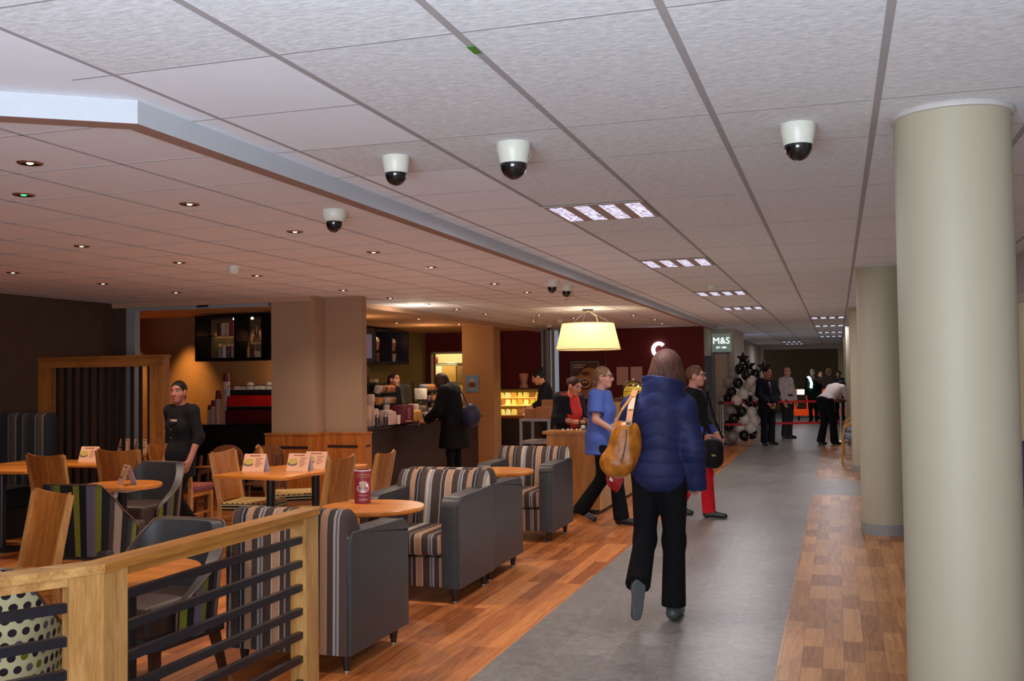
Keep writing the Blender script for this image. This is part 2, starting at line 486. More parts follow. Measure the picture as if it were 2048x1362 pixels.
def person(label, loc, rz, J, S=1.0, W=1.0, female=True, skin=(196, 142, 118), hair=('short', (70, 50, 38)), look=(0, 1, 0), hup=(0, 0, 1),
           top=None, coat=None, legs=None, shoes=(28, 26, 26), sleeves=1.0, hands=None, res=.010, glasses=False, tie=None, skirt=None, lips=(150, 85, 80), sock=None):
    root = thing('person', label, 'person', loc, rz)
    up = N(hup); f = N(look); f = N(f - up * (f @ up)); r = np.cross(f, up); R = np.array([r, f, up]); h = J['hd']
    P = lambda x, y, z: h + (r * x + f * y + up * z) * S
    tagc = '%02x%02x%02x' % skin
    ms = pm('skin_' + tagc, skin, .5, var=.05, scale=60, spec=.35)
    ml = pm('lips_' + tagc, lips, .45); mw = pm('eye_white', (150, 128, 116), .5); mi = pm('iris_dark', (38, 26, 20), .2)
    mh = pm('hair_%02x%02x%02x' % hair[1], hair[1], .62, var=.45, scale=110, bump=.9, spec=.22, stretch=(1, 1, .12))
    parts = []
    # head and neck
    hr = min(res * .6, .0065)
    lo, hi = bounds([h, J['nk']], .16 * S)
    F = Field(lo, hi, hr)
    F.cone(J['nk'] - N(J['hd'] - J['nk']) * .06, P(0, -.015, -.06), .058 * S, .050 * S, 0)
    F.ell(P(0, -.012, .022), R, np.array((.073, .093, .093)) * S, .03)
    F.ell(P(0, .028, -.03), R, np.array((.058, .066, .085)) * S, .03)
    F.ell(P(0, .06, -.092), R, np.array((.024, .022, .02)) * S, .035)
    for sx in (-1, 1):
        F.ell(P(.036 * sx, .05, -.028), R, np.array((.026, .03, .024)) * S, .02)
        F.ell(P(.032 * sx, .105, .008), R, np.array((.019, .02, .012)) * S, .012, 's')
        F.ell(P(.075 * sx, -.008, -.012), R, np.array((.009, .021, .033)) * S, .012)
        F.cone(P(.012 * sx, .088, .03), P(.048 * sx, .074, .031), .009 * S, .008 * S, .012)
    F.cone(P(0, .088, .012), P(0, .107, -.026), .0085 * S, .0125 * S, .014)
    F.ell(P(0, .10, -.034), R, np.array((.017, .012, .009)) * S, .008)
    F.ell(P(0, .086, -.058), R, np.array((.024, .011, .0065)) * S, .006)
    F.ell(P(0, .084, -.069), R, np.array((.020, .011, .0065)) * S, .006)
    V, Q = F.mesh()
    cen = V[Q].mean(1); rel = (cen - h) @ R.T / S; mi_ = np.zeros(len(Q), int)
    lipz = (np.abs(rel[:, 0]) < .024) & (np.abs(rel[:, 2] + .0635) < .011) & (rel[:, 1] > .08); mi_[lipz] = 1
    bro = (np.abs(np.abs(rel[:, 0]) - .032) < .019) & (np.abs(rel[:, 2] - .034 + .15 * np.abs(np.abs(rel[:, 0]) - .032)) < .0045) & (rel[:, 1] > .05); mi_[bro] = 4
    parts.append((V, Q, mi_))
    for sx in (-1, 1):
        for (yy, rr, mm) in ((.0765, .0118, 2), (.0815, .0085, 3)):
            F = Field(P(.032 * sx, yy, .008) - .02 * S, P(.032 * sx, yy, .008) + .02 * S, .003); F.ell(P(.032 * sx, yy, .008), R, np.array((1, 1, 1)) * rr * S, 0)
            V, Q = F.mesh(); parts.append((V, Q, mm))
    # forearms and hands
    for s in 'LR':
        hd_ = (hands or {}).get(s, {})
        d = hd_.get('d', J['wr' + s] - J['el' + s]); n = hd_.get('n', (1 if s == 'L' else -1, 0, 0))
        mid = J['el' + s] * .75 + J['sh' + s] * .25
        lo, hi = bounds([mid, J['wr' + s], J['wr' + s] + N(d) * .16], .06)
        F = Field(lo, hi, min(res * .55, .006))
        F.cone(mid, J['el' + s], .043 * S, .039 * S, .02); F.cone(J['el' + s], J['wr' + s], .040 * S, .026 * S, .02)
        hand_into(F, J['wr' + s], d, n, s, hd_.get('curl', .35), S)
        V, Q = F.mesh(); parts.append((V, Q, 0))
    # trunk and legs (under the clothes)
    lo, hi = bounds(list(J.values()), .2)
    F = Field(lo, hi, .02)
    torso(F, J, S, W, -.012, female)
    for s in 'LR':
        arm(F, J, s, -.012, S, 0.0); leg(F, J, s, -.012, S)
        F.cone(J['an' + s], J['an' + s] * .4 + J['toe' + s] * .6, .022 * S, .012 * S, .02)
    V, Q = F.mesh(); parts.append((V, Q, 0))
    np_obj('body', parts, [ms, ml, mw, mi, mh], root)
    # hair
    st = hair[0]
    lo, hi = bounds([h, h + up * .1, h - up * (.28 if st in ('bob', 'long', 'pony') else .1)], .19 * S)
    F = Field(lo, hi, min(res * .7, .008))
    F.ell(P(0, -.014, .026), R, np.array((.0795, .100, .0965)) * S, 0)
    if st == 'bob':
        F.ell(P(0, -.02, .012), R, np.array((.100, .108, .106)) * S, .03)
        F.ell(P(0, -.035, -.06), R, np.array((.124, .090, .09)) * S, .04)
        F.ell(P(0, -.04, -.12), R, np.array((.122, .072, .07)) * S, .03)
    if st == 'long':
        F.ell(P(0, -.04, -.08), R, np.array((.092, .075, .14)) * S, .05)
    if st in ('bun', 'topbun'):
        F.ell(P(0, -.105, .025 if st == 'bun' else .10), R, np.array((.045, .045, .042)) * S, .02)
    if st == 'pony':
        F.cone(P(0, -.10, .01), P(0, -.15, -.05), .03 * S, .032 * S, .03); F.cone(P(0, -.15, -.05), P(0, -.13, -.20), .032 * S, .015 * S, .03)
    if st == 'low':
        F.ell(P(0, -.09, -.05), R, np.array((.04, .04, .045)) * S, .03)
    fz = -.035 if st != 'long' else -.04
    F.ell(P(0, .090, fz), R, np.array((.066, .078, .108)) * S, .02, 's')
    if st in ('short', 'bald', 'bun', 'topbun', 'pony', 'low'):
        for sx in (-1, 1): F.ell(P(.075 * sx, .0, -.015), R, np.array((.022, .028, .04)) * S, .01, 's')
        if st not in ('pony', 'low'): F.clip(P(0, 0, -.07 if st == 'short' else -.062), -up)
    if st == 'bald': F.clip(P(0, -.02, .055), up * .8 + f * .6)
    V, Q = F.mesh(); np_obj('hair', [(V, Q, 0)], [mh], root)
    if glasses:
        g = MB()
        for sx in (-1, 1):
            c = [P(.034 * sx + .024 * math.cos(a), .104, .010 + .017 * math.sin(a)) for a in np.linspace(0, 2 * PI, 13)]
            g.tube(c, .0028, 6); g.tube([P(.058 * sx, .102, .014), P(.078 * sx, .05, .014), P(.08 * sx, -.01, .008)], .0028, 6)
        g.tube([P(-.01, .106, .013), P(.01, .106, .013)], .0025, 6)
        g.build('glasses', pm('spectacle_black', (20, 18, 18), .3), root, 60)
    # trousers
    if legs:
        lo, hi = bounds([J[k] for k in ('pel', 'hipL', 'hipR', 'knL', 'knR', 'anL', 'anR')], .22)
        F = Field(lo, hi, res)
        t = legs.get('t', .012)
        torso(F, J, S, W, t, female, upper=False)
        for s in 'LR': leg(F, J, s, t, S, W, legs.get('flare', .012))
        for s in 'LR':
            a = J['an' + s]; kdir = N(a - J['kn' + s])
            w = F._win(a - .13, a + .13)
            if w:
                sl, X, Y, Z = w; e = a + kdir * legs.get('cuff', .02)
                d = (X - e[0]) * kdir[0] + (Y - e[1]) * kdir[1] + (Z - e[2]) * kdir[2]
                F.D[sl] = np.maximum(F.D[sl], d)
        F.clip(J['pel'] + frame(J)[2] * .10 * S, frame(J)[2])
        V, Q = F.mesh(); c = legs['c']
        np_obj('trousers', [(V, Q, 0)], [pm('trouser_%02x%02x%02x' % c, c, .85, var=.12, scale=25, bump=.15, spec=.15)], root)
    # shoes
    for s in 'LR':
        a = J['an' + s]; b = J['toe' + s]; lo, hi = bounds([a, b], .12)
        F = Field(lo, hi, min(res, .009)); fd = N(b - a); dn = N(np.cross(np.cross(fd, (0, 0, 1)), fd)); dn = dn if dn[2] < 0 else -dn
        side = N(np.cross(fd, (0, 0, 1)))
        heel = a + dn * .045 * S - fd * .015
        F.cone(a + dn * .0, heel, .04 * S, .036 * S, .02); F.cone(heel, b, .036 * S, .03 * S, .03); F.cone(a + fd * .02 + dn * .01, b, .038 * S, .022 * S, .03)
        base = b + dn * .028 * S
        dflat = dn if abs(J['an' + s][2] - .085 * S) > .03 else np.array((0, 0, -1.0))
        ob = b + dflat * .026 * S
        F.clip(ob, dflat)
        V, Q = F.mesh()
        m2 = np.zeros(len(Q), int); cen = V[Q].mean(1); m2[((cen - ob) @ dflat) > -.012] = 1
        np_obj('shoe', [(V, Q, m2)], [pm('shoe_%02x%02x%02x' % shoes, shoes, .4, var=.1), pm('shoe_sole', (46, 46, 44) if sock is None else sock, .6)], root)
    # clothes for the upper body
    def garment(name, g, extra=0.0):
        pts = [J[k] for k in ('pel', 'nk', 'shL', 'shR', 'elL', 'elR', 'wrL', 'wrR')] + [J['pel'] - frame(J)[2] * g.get('hem', .1)]
        lo, hi = bounds(pts, .24)
        F = Field(lo, hi, g.get('res', res)); t = g.get('t', .014) + extra; Rf = frame(J)
        torso(F, J, S, W, t, female)
        sk = g.get('hem', .1)
        if sk > .14:
            F.cone(J['pel'], J['pel'] - np.array((0, 0, 1)) * (sk + .02) + Rf[1] * g.get('fwd', 0), .135 * S * W + t, g.get('hemr', .17) * S + t, .06)
        e = g.get('sleeve', 1.0)
        for s in 'LR':
            if e <= .5:
                a, b = J['sh' + s], J['el' + s]; F.cone(a, a + (b - a) * e * 2, .055 * S + t, .05 * S + t + .012, .035)
                c0 = a + (b - a) * e * 2; dd = N(b - a)
            else:
                arm(F, J, s, t, S, (e - .5) * 2, .035, g.get('cuffr', 0.0)); a, b = J['el' + s], J['wr' + s]
                c0 = a + (b - a) * (e - .5) * 2; dd = N(b - a)
            w = F._win(c0 - .11, c0 + .11)
            if w:
                sl, X, Y, Z = w
                d = (X - c0[0]) * dd[0] + (Y - c0[1]) * dd[1] + (Z - c0[2]) * dd[2]
                near = (X - c0[0]) ** 2 + (Y - c0[1]) ** 2 + (Z - c0[2]) ** 2 < .085 ** 2
                F.D[sl] = np.where(near, np.maximum(F.D[sl], d), F.D[sl])
        nkR = g.get('neck', .058)
        if g.get('collar'):
            c = g['collar']; F.cone(J['nk'] - Rf[2] * .02, J['nk'] + N(J['hd'] - J['nk']) * c[0], c[1], c[2], .03)
        if g.get('quilt'):
            q = g['quilt']
            Xl = (s_ := F.ax[0])[:, None, None]; Zl = F.ax[2][None, None, :]
            ph = Zl + .45 * np.abs(Xl - J['pel'][0]) * np.clip((Zl - 1.02 * S) / .12, 0, 1)
            wv = np.abs(np.sin(PI * ph / q[0]))
            F.D -= (q[1] * (wv ** .35)).astype(np.float32)
            F.D += q[1] * .8
        F.clip(J['pel'] - np.array((0, 0, 1)) * sk, (0, 0, -1) if not g.get('tilt') else -Rf[2])
        tp = J['nk'] + N(J['hd'] - J['nk']) * (g.get('collar', (.035,))[0] if g.get('collar') else .022)
        F.clip(tp, N(J['hd'] - J['nk']))
        if g.get('open'):
            o = g['open']; c = J['nk'] + Rf[1] * .13 * S * W
            F.cone(c + Rf[2] * .06, J['nk'] + (J['pel'] - J['nk']) * o[0] + Rf[1] * .13 * S * W, o[1], o[2], 0, 's')
        V, Q = F.mesh(); c = g['c']
        return np_obj(name, [(V, Q, 0)], [g.get('mat') or pm('cloth_%02x%02x%02x' % c, c, .85, var=.1, scale=40, bump=.2, spec=.2)], root)
    if top: garment(top.get('name', 'shirt'), top)
    if coat: garment(coat.get('name', 'jacket'), coat, .012)
    if tie:
        Rf = frame(J); g = MB(); a = J['nk'] + Rf[1] * (.075 * S) - Rf[2] * .03; b = J['nk'] + (J['pel'] - J['nk']) * .62 + Rf[1] * (.135 * S * W)
        m_ = J['nk'] + (J['pel'] - J['nk']) * .3 + Rf[1] * (.137 * S * W)
        g.bar(a, m_, .03, .012, up=tuple(Rf[1])); g.bar(m_, b, .04, .012, up=tuple(Rf[1])); g.build('tie', pm('tie_cloth', tie, .6), root)
    return root, P, R
# ------------------------------------------------------------------ camera
sc = bpy.context.scene
sc.view_settings.view_transform = 'Standard'
sc.view_settings.look = 'None'
sc.view_settings.exposure = 0.0
yaw, pitch, roll = 0.308673, 0.0361367, -0.0126560
Fv = Vector((-math.sin(yaw) * math.cos(pitch), math.cos(yaw) * math.cos(pitch), math.sin(pitch)))
R0 = Vector((math.cos(yaw), math.sin(yaw), 0)); U0 = R0.cross(Fv)
Rv = R0 * math.cos(roll) + U0 * math.sin(roll); Uv = U0 * math.cos(roll) - R0 * math.sin(roll)
cam = bpy.data.cameras.new('camera'); camo = bpy.data.objects.new('camera', cam); col.objects.link(camo)
camo.matrix_world = Matrix(((Rv.x, Uv.x, -Fv.x, 0), (Rv.y, Uv.y, -Fv.y, 0), (Rv.z, Uv.z, -Fv.z, 1.5), (0, 0, 0, 1)))
cam.sensor_width = 36; cam.lens = 2034.42 / 2048 * 36; cam.clip_start = 0.05
sc.camera = camo

H = 2.507
# ------------------------------------------------------------------ materials of the shell
def floor_wood(name, dark, light, wdt=0.16, ln=0.95, axis='Y'):
    m, nt, b = base_mat(name)
    tc = nt.new('ShaderNodeTexCoord'); mp = nt.new('ShaderNodeMapping')
    if axis == 'Y': mp.inputs['Rotation'].default_value = (0, 0, PI / 2)
    nt.link(tc.outputs['Object'], mp.inputs[0])
    br = nt.new('ShaderNodeTexBrick'); br.offset = 0.37; br.offset_frequency = 3; br.squash = 1
    br.inputs['Scale'].default_value = 1.0; br.inputs['Brick Width'].default_value = ln; br.inputs['Row Height'].default_value = wdt
    br.inputs['Mortar Size'].default_value = 0.0012; br.inputs['Color1'].default_value = (0, 0, 0, 1); br.inputs['Color2'].default_value = (1, 1, 1, 1)
    br.inputs['Mortar'].default_value = (0.2, 0.2, 0.2, 1); br.inputs['Bias'].default_value = 0.0
    nt.link(mp.outputs[0], br.inputs['Vector'])
    # grain
    mg = nt.new('ShaderNodeMapping'); mg.inputs['Scale'].default_value = (1.2, 14, 1)
    nt.link(mp.outputs[0], mg.inputs[0])
    sh = nt.new('ShaderNodeVectorMath'); sh.operation = 'MULTIPLY_ADD'
    nt.link(br.outputs['Color'], sh.inputs[0]); sh.inputs[1].default_value = (7, 13, 3); nt.link(mg.outputs[0], sh.inputs[2])
    no = nt.new('ShaderNodeTexNoise'); no.inputs['Scale'].default_value = 2.2; no.inputs['Detail'].default_value = 7; no.inputs['Distortion'].default_value = 1.4
    nt.link(sh.outputs[0], no.inputs['Vector'])
    bw = nt.new('ShaderNodeRGBToBW'); nt.link(br.outputs['Color'], bw.inputs[0])
    f = nt.math('ADD', nt.math('MULTIPLY', bw.outputs[0], 0.42), nt.math('MULTIPLY', no.outputs[0], 0.75))
    c = nt.ramp(f, [(0.22, dark), (0.5, tuple((a + b_) / 2 for a, b_ in zip(dark, light))), (0.85, light)], 'LINEAR')
    c = nt.mix(nt.math('MULTIPLY', br.outputs['Fac'], 0.6), c, rgb((60, 30, 14)))
    nt.link(c, b.inputs['Base Color'])
    b.inputs['Roughness'].default_value = 0.33; b.inputs['Specular IOR Level'].default_value = 0.45
    return m
def floor_tile(name):
    m, nt, b = base_mat(name)
    tc = nt.new('ShaderNodeTexCoord'); mp = nt.new('ShaderNodeMapping'); mp.inputs['Rotation'].default_value = (0, 0, PI / 2)
    mp.inputs['Location'].default_value = (0.0, 0.027, 0)
    nt.link(tc.outputs['Object'], mp.inputs[0])
    br = nt.new('ShaderNodeTexBrick'); br.offset = 0.5
    br.inputs['Scale'].default_value = 1.0; br.inputs['Brick Width'].default_value = 0.6; br.inputs['Row Height'].default_value = 0.2914
    br.inputs['Mortar Size'].default_value = 0.0022; br.inputs['Color1'].default_value = rgb((142, 138, 132)); br.inputs['Color2'].default_value = rgb((131, 127, 122))
    br.inputs['Mortar'].default_value = rgb((158, 148, 132))
    nt.link(mp.outputs[0], br.inputs['Vector'])
    no = nt.new('ShaderNodeTexNoise'); no.inputs['Scale'].default_value = 9; no.inputs['Detail'].default_value = 8; no.inputs['Distortion'].default_value = 2.5
    nt.link(tc.outputs['Object'], no.inputs['Vector'])
    k = nt.ramp(no.outputs[0], [(0.3, (206, 205, 206)), (0.7, (255, 254, 252))], 'LINEAR')
    nt.link(nt.mix(1.0, br.outputs['Color'], k, 'MULTIPLY'), b.inputs['Base Color'])
    b.inputs['Roughness'].default_value = 0.36; b.inputs['Specular IOR Level'].default_value = 0.4
    return m
def ceil_tex(name, c, amt, scale, stretch):
    m, nt, b = base_mat(name)
    tc = nt.new('ShaderNodeTexCoord'); mp = nt.new('ShaderNodeMapping'); mp.inputs['Scale'].default_value = stretch
    nt.link(tc.outputs['Object'], mp.inputs[0])
    no = nt.new('ShaderNodeTexNoise'); no.inputs['Scale'].default_value = scale; no.inputs['Detail'].default_value = 5; no.inputs['Roughness'].default_value = .7
    nt.link(mp.outputs[0], no.inputs['Vector'])
    lo = tuple(v * (1 - amt) for v in c); hi = tuple(min(255, v * (1 + amt)) for v in c)
    nt.link(nt.ramp(no.outputs[0], [(0.35, lo), (0.65, hi)], 'LINEAR'), b.inputs['Base Color'])
    b.inputs['Roughness'].default_value = .9; b.inputs['Specular IOR Level'].default_value = .15
    if amt > .02:
        bp = nt.new('ShaderNodeBump'); bp.inputs['Strength'].default_value = .35; bp.inputs['Distance'].default_value = .004
        nt.link(no.outputs[0], bp.inputs['Height']); nt.link(bp.outputs[0], b.inputs['Normal'])
    return m
M_WOODF = floor_wood('floor_planks', (122, 57, 23), (214, 134, 72), .10, .9)
M_WOODR = floor_wood('floor_blocks', (112, 62, 28), (198, 142, 86), .105, .42)
M_TILE = floor_tile('floor_grey_tile')
M_CT = ceil_tex('ceiling_fissured', (218, 222, 226), .07, 26, (1.0, 2.6, 1))
M_CP = ceil_tex('ceiling_plain', (232, 238, 246), .006, 8, (1, 1, 1))
M_CC = ceil_tex('ceiling_cafe', (228, 228, 232), .006, 8, (1, 1, 1))
M_GRID = pm('ceiling_grid_shadow_grey', (164, 161, 162), .7, var=.02, spec=.1)  # grey holds the shadow lines between the corridor tiles
M_GRIDC = pm('ceiling_grid_cafe', (172, 164, 162), .6, var=.02)

# ------------------------------------------------------------------ floor
XE, XR, XW = -1.775, -0.33, 1.5
struct('floor', MB().box(-11.3, XE, -1.5, 21.4, -.06, 0), M_WOODF, 'orange brown wood plank floor through the cafe seating area')
struct('floor', MB().box(XE, XR, -1.5, 37.2, -.06, 0), M_TILE, 'grey stone tile walkway running down the corridor')
struct('floor', MB().box(XR, XW, -1.5, 13.2, -.06, 0), M_WOODR, 'wood block floor around the first two round columns')
struct('floor', MB().box(XR, XW, 13.2, 15.0, -.06, 0), M_TILE, 'grey tile crossing strip between the wood block floors')
struct('floor', MB().box(XR, XW, 15.0, 26.0, -.06, 0), M_WOODR, 'wood block floor beyond the grey crossing strip')
struct('floor', MB().box(XR, XW, 26.0, 37.2, -.06, 0), M_TILE, 'grey tile floor at the far right end of the corridor')
struct('floor', MB().box(-2.75, XE, 21.4, 27.0, -.06, 0), M_WOODF, 'wood floor in front of the far left shop shutter')
struct('floor', MB().box(-2.75, XE, 27.0, 37.2, -.06, 0), M_TILE, 'grey tile floor at the far left end of the corridor')

# ------------------------------------------------------------------ ceiling of the corridor: 1200 x 600 tiles, plain 600 tiles along the cafe edge
X0, Y0 = -2.235, 3.95
mb = MB()
xs = [-2.42, X0] + [X0 + .6 * i for i in range(1, 7)]
rnd = random.Random(3)
def cell(x0, x1, y0, y1, m):
    mb.quad((x0, y0, H), (x0, y1, H), (x1, y1, H), (x1, y0, H), m)
plain_rows = {-2: 1, -1: 1, 0: 0}
for i in range(len(xs) - 1):
    if i <= 1:
        for k in range(-10, 56):
            y = Y0 + .6 * k
            m = 1
            if i == 1 and k in (0, -4, -5, -3): m = 0
            cell(xs[i], xs[i + 1], y, y + .6, m)
    else:
        y = Y0 - 6.0
        while y < 37.2:
            cell(xs[i], xs[i + 1], y, y + .6, 0); y += .6
mb.quad((X0 + 3.6, -2.05, H), (X0 + 3.6, 37.5, H), (1.8, 37.5, H), (1.8, -2.05, H), 0)
ceil1 = struct('ceiling', mb, [M_CT, M_CP], 'white tiled suspended ceiling above the corridor')
g = MB()
for i in range(0, 7):
    x = X0 + .6 * i
    w = .0125 if i else .009
    g.box(x - w, x + w, -2, 37.2, H - .0015, H + .001)
ys = []
for k in range(-10, 56): g.box(-2.40, X0 + .6, Y0 + .6 * k - .005, Y0 + .6 * k + .005, H - .0012, H + .001)
ymain = [Y0 - 6.0, Y0 - 4.8, Y0 - 3.6, Y0 - 2.4, Y0 - 1.2, Y0, Y0 + .6] + [Y0 + 1.8 + 1.2 * k for k in range(27)]
for y in ymain: g.box(X0 + .6, 1.8, y - .005, y + .005, H - .0012, H + .001)
struct('ceiling_grid', g, M_GRID, None, ceil1)

# cafe ceiling
mb = MB(); mb.quad((-9.6, -2, H), (-9.6, 21.5, H), (-2.36, 21.5, H), (-2.36, -2, H))
mb2 = MB(); mb2.add([(-9.6, -2, H), (-9.6, 21.5, H), (-2.44, 21.5, H), (-2.44, 3.05, H), (-2.9, 2.68, H), (-9.6, -2.0, H)], [(0, 1, 2, 3, 4)])
ceil2 = struct('ceiling', mb2, M_CC, 'pinkish white tiled ceiling above the cafe seating')
g = MB()
for k in range(0, 12):
    x = -2.52 - .6 * k
    if x > -9.6: g.box(x - .008, x + .008, max(-1.8, 3.05 - (abs(x + 2.44)) * .75) + .02, 21.4, H - .003, H + .001)
for k in range(-4, 31):
    y = 3.29 + .6 * k
    xr = -2.45 if y > 3.08 else -2.46 - (3.05 - y) / .75 * 1.0
    if y < 21.3 and xr > -9.5: g.box(-9.6, xr, y - .0045, y + .0045, H - .003, H + .001)
struct('ceiling_grid', g, M_GRIDC, None, ceil2)
mb = MB(); mb.add([(-2.9, 2.68, H), (-9.6, -2.0, H), (-2.42, -2.0, H), (-2.42, 2.985, H)], [(0, 1, 2, 3)])
struct('ceiling', mb, M_CP, 'plain white tiled ceiling in the near left corner before the bulkhead')
# bulkhead strip
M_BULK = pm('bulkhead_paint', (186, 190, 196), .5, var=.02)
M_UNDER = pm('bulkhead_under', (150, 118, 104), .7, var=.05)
b = MB()
P3 = [(-9.6, -2.02), (-2.36, 3.03), (-2.36, 21.6)]; Q3 = [(-9.6, -1.92), (-2.44, 3.09), (-2.44, 21.6)]
ZB = H - .085
for i in range(2):
    (x0, y0), (x1, y1) = P3[i], P3[i + 1]; (u0, v0), (u1, v1) = Q3[i], Q3[i + 1]
    b.quad((x0, y0, ZB), (x1, y1, ZB), (x1, y1, H), (x0, y0, H), 0)
    b.quad((u0, v0, ZB), (u0, v0, H), (u1, v1, H), (u1, v1, ZB), 0)
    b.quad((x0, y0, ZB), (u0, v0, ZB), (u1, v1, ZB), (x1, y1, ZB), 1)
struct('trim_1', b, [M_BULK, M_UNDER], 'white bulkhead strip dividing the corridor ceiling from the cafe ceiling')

# ------------------------------------------------------------------ walls
M_DARKW = pm('wall_brown', (76, 56, 42), .85, var=.06, scale=6)
M_ORW = pm('wall_tan', (150, 108, 64), .85, var=.05, scale=5)
M_REDW = pm('wall_dark_red', (98, 18, 14), .8, var=.05, scale=5)
M_OLIVE = pm('wall_olive', (140, 124, 76), .85, var=.05)
M_GREYW = pm('wall_pale_grey', (190, 178, 162), .85, var=.03)
M_LILAC = pm('wall_lilac_grey', (176, 170, 172), .85, var=.03)
M_FARW = pm('wall_far_brown', (92, 72, 40), .85, var=.05)
M_TRIMG = pm('trim_grey_metal', (152, 156, 158), .45, var=.03)
M_CREAMW = pm('wall_cream', (186, 168, 128), .85, var=.03)
struct('wall_left', MB().box(-9.0, -8.85, 1.0, 10.9, 0, H), M_DARKW, 'dark brown side wall of the cafe behind the striped bench')
struct('wall_right', MB().box(XW, XW + .12, -1.5, 37.2, 0, H), M_LILAC, 'pale wall on the right behind the round columns')
# counter area: back wall, cross walls, soffit
struct('wall_back', MB().box(-9.0, -8.6, 13.47, 20.7, 0, H), M_OLIVE, 'olive wall behind the coffee counter')
struct('wall_bay', MB().box(-11.3, -11.15, 10.95, 13.47, 0, H), M_ORW, 'tan side wall of the bay behind the grey frame')
struct('wall_cafe', MB().box(-11.15, -7.05, 13.35, 13.47, 0, H), M_ORW, 'tan wall behind the cup stacks and the red coffee machine')
b = MB().box(-8.6, -8.42, 20.7, 20.85, 0, 2.03).box(-8.6, -6.9, 20.7, 20.85, 2.03, H)
struct('wall_end', b, M_REDW, 'dark red wall above the bright kitchen doorway')
struct('wall_end', MB().box(-7.62, -5.9, 20.7, 20.85, 0, H), M_REDW, 'dark red end wall behind the lit food display')
struct('wall_sign', MB().box(-5.72, -2.62, 21.25, 21.4, 0, H), M_REDW, 'dark red wall carrying the illuminated letter and the framed poster')
# frame of the folding shutter between the two red walls
b = MB()
for k, x in enumerate((-5.93, -5.87, -5.80, -5.74)):
    b.box(x, x + .035, 20.62 + .1 * (k % 2), 20.75 + .1 * (k % 2), 0, H, k % 2)
struct('trim_2', b, [M_TRIMG, pm('trim_cream', (176, 158, 122), .5)], 'grey and cream vertical shutter track between the red walls')
# soffit beam over the counter line
b = MB()
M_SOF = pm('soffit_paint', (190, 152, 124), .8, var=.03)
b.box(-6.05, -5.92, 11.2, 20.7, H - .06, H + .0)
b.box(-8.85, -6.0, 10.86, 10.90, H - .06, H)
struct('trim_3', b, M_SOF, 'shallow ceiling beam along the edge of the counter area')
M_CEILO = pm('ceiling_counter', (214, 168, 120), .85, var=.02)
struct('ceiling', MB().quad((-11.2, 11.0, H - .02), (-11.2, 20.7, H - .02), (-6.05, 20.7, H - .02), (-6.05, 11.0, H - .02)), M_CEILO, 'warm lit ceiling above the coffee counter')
# roller shutter frame over the left opening
b = MB().box(-8.66, -8.53, 10.9, 11.0, 0, H - .03).box(-8.53, -6.6, 10.9, 11.0, H - .10, H - .03)
struct('trim_4', b, M_TRIMG, 'pale grey metal frame around the opening left of the square pillar')
struct('trim_5', MB().box(-7.60, -7.44, 10.885, 10.9, H - .085, H - .045), pm('black_plastic', (18, 18, 20), .5), 'small black sensor on the grey frame header')
struct('wall_return', MB().box(-11.3, -8.66, 10.9, 11.0, 0, H), M_DARKW, 'narrow dark wall beside the grey metal frame')

# corridor beyond the red wall
struct('wall_shop', MB().box(-2.9, -2.12, 22.62, 22.8, 0, H), M_GREYW, 'pale grey shop wall behind the roller shutter')
struct('wall_corridor', MB().box(-2.75, -2.62, 21.4, 37.2, 0, H), M_GREYW, 'pale corridor wall past the shop shutter')
struct('wall_corridor', MB().box(-2.3, -2.12, 22.8, 25.0, 0, H), M_GREYW, 'pale wall beside the balloon column')
struct('wall_corridor', MB().box(-2.62, -2.25, 26.0, 26.2, 0, H), M_GREYW, 'pale projecting wall pier beyond the balloons')
struct('wall_far', MB().box(-2.75, XW, 40.0, 40.2, 0, H), M_FARW, 'dim brown end wall of the corridor')
b = MB().box(-2.75, -2.55, 36.9, 37.2, 0, 2.36, 1).box(-2.75, XW, 36.9, 37.2, 2.36, H, 0).box(-2.55, -2.47, 36.88, 37.2, 0, 2.36, 0).box(.05, XW, 36.9, 37.2, 0, 2.36, 1)
struct('trim_6', b, [pm('frame_white', (196, 182, 168), .6), M_CREAMW], 'white framed opening at the far end of the corridor')
struct('floor', MB().box(-2.75, XW, 37.2, 40.0, -.06, 0), M_TILE, 'grey floor beyond the far framed opening')
struct('ceiling', MB().quad((-2.75, 37.2, H), (-2.75, 40, H), (XW, 40, H), (XW, 37.2, H)), M_CP, 'ceiling beyond the far framed opening')
mb = MB(); mb.quad((-2.75, 21.5, H), (-2.75, 37.2, H), (-2.42, 37.2, H), (-2.42, 21.5, H))
struct('ceiling', mb, M_CP, 'narrow ceiling strip along the far left corridor wall')
# kitchen behind the doorway
b = MB().box(-10.1, -7.3, 22.6, 22.7, 0, H).box(-10.1, -10.0, 20.85, 22.6, 0, H).box(-7.4, -7.3, 20.85, 22.6, 0, H)
struct('wall_kitchen', b, pm('kitchen_white', (236, 222, 168), .6, var=.02), 'bright cream walls of the back kitchen')
struct('floor', MB().box(-10.1, -7.3, 20.7, 22.7, -.05, 0.001), M_TILE, 'kitchen floor beyond the doorway')
struct('ceiling', MB().quad((-10.1, 20.85, H), (-10.1, 22.7, H), (-7.3, 22.7, H), (-7.3, 20.85, H)), M_CP, 'kitchen ceiling')
b = MB().box(-8.46, -8.42, 20.66, 20.7, 0, 2.06).box(-7.62, -7.58, 20.66, 20.7, 0, 2.06).box(-8.46, -7.58, 20.66, 20.7, 2.03, 2.07)
struct('door_1', b, pm('door_frame_cream', (206, 192, 140), .5), 'cream frame of the bright kitchen doorway')
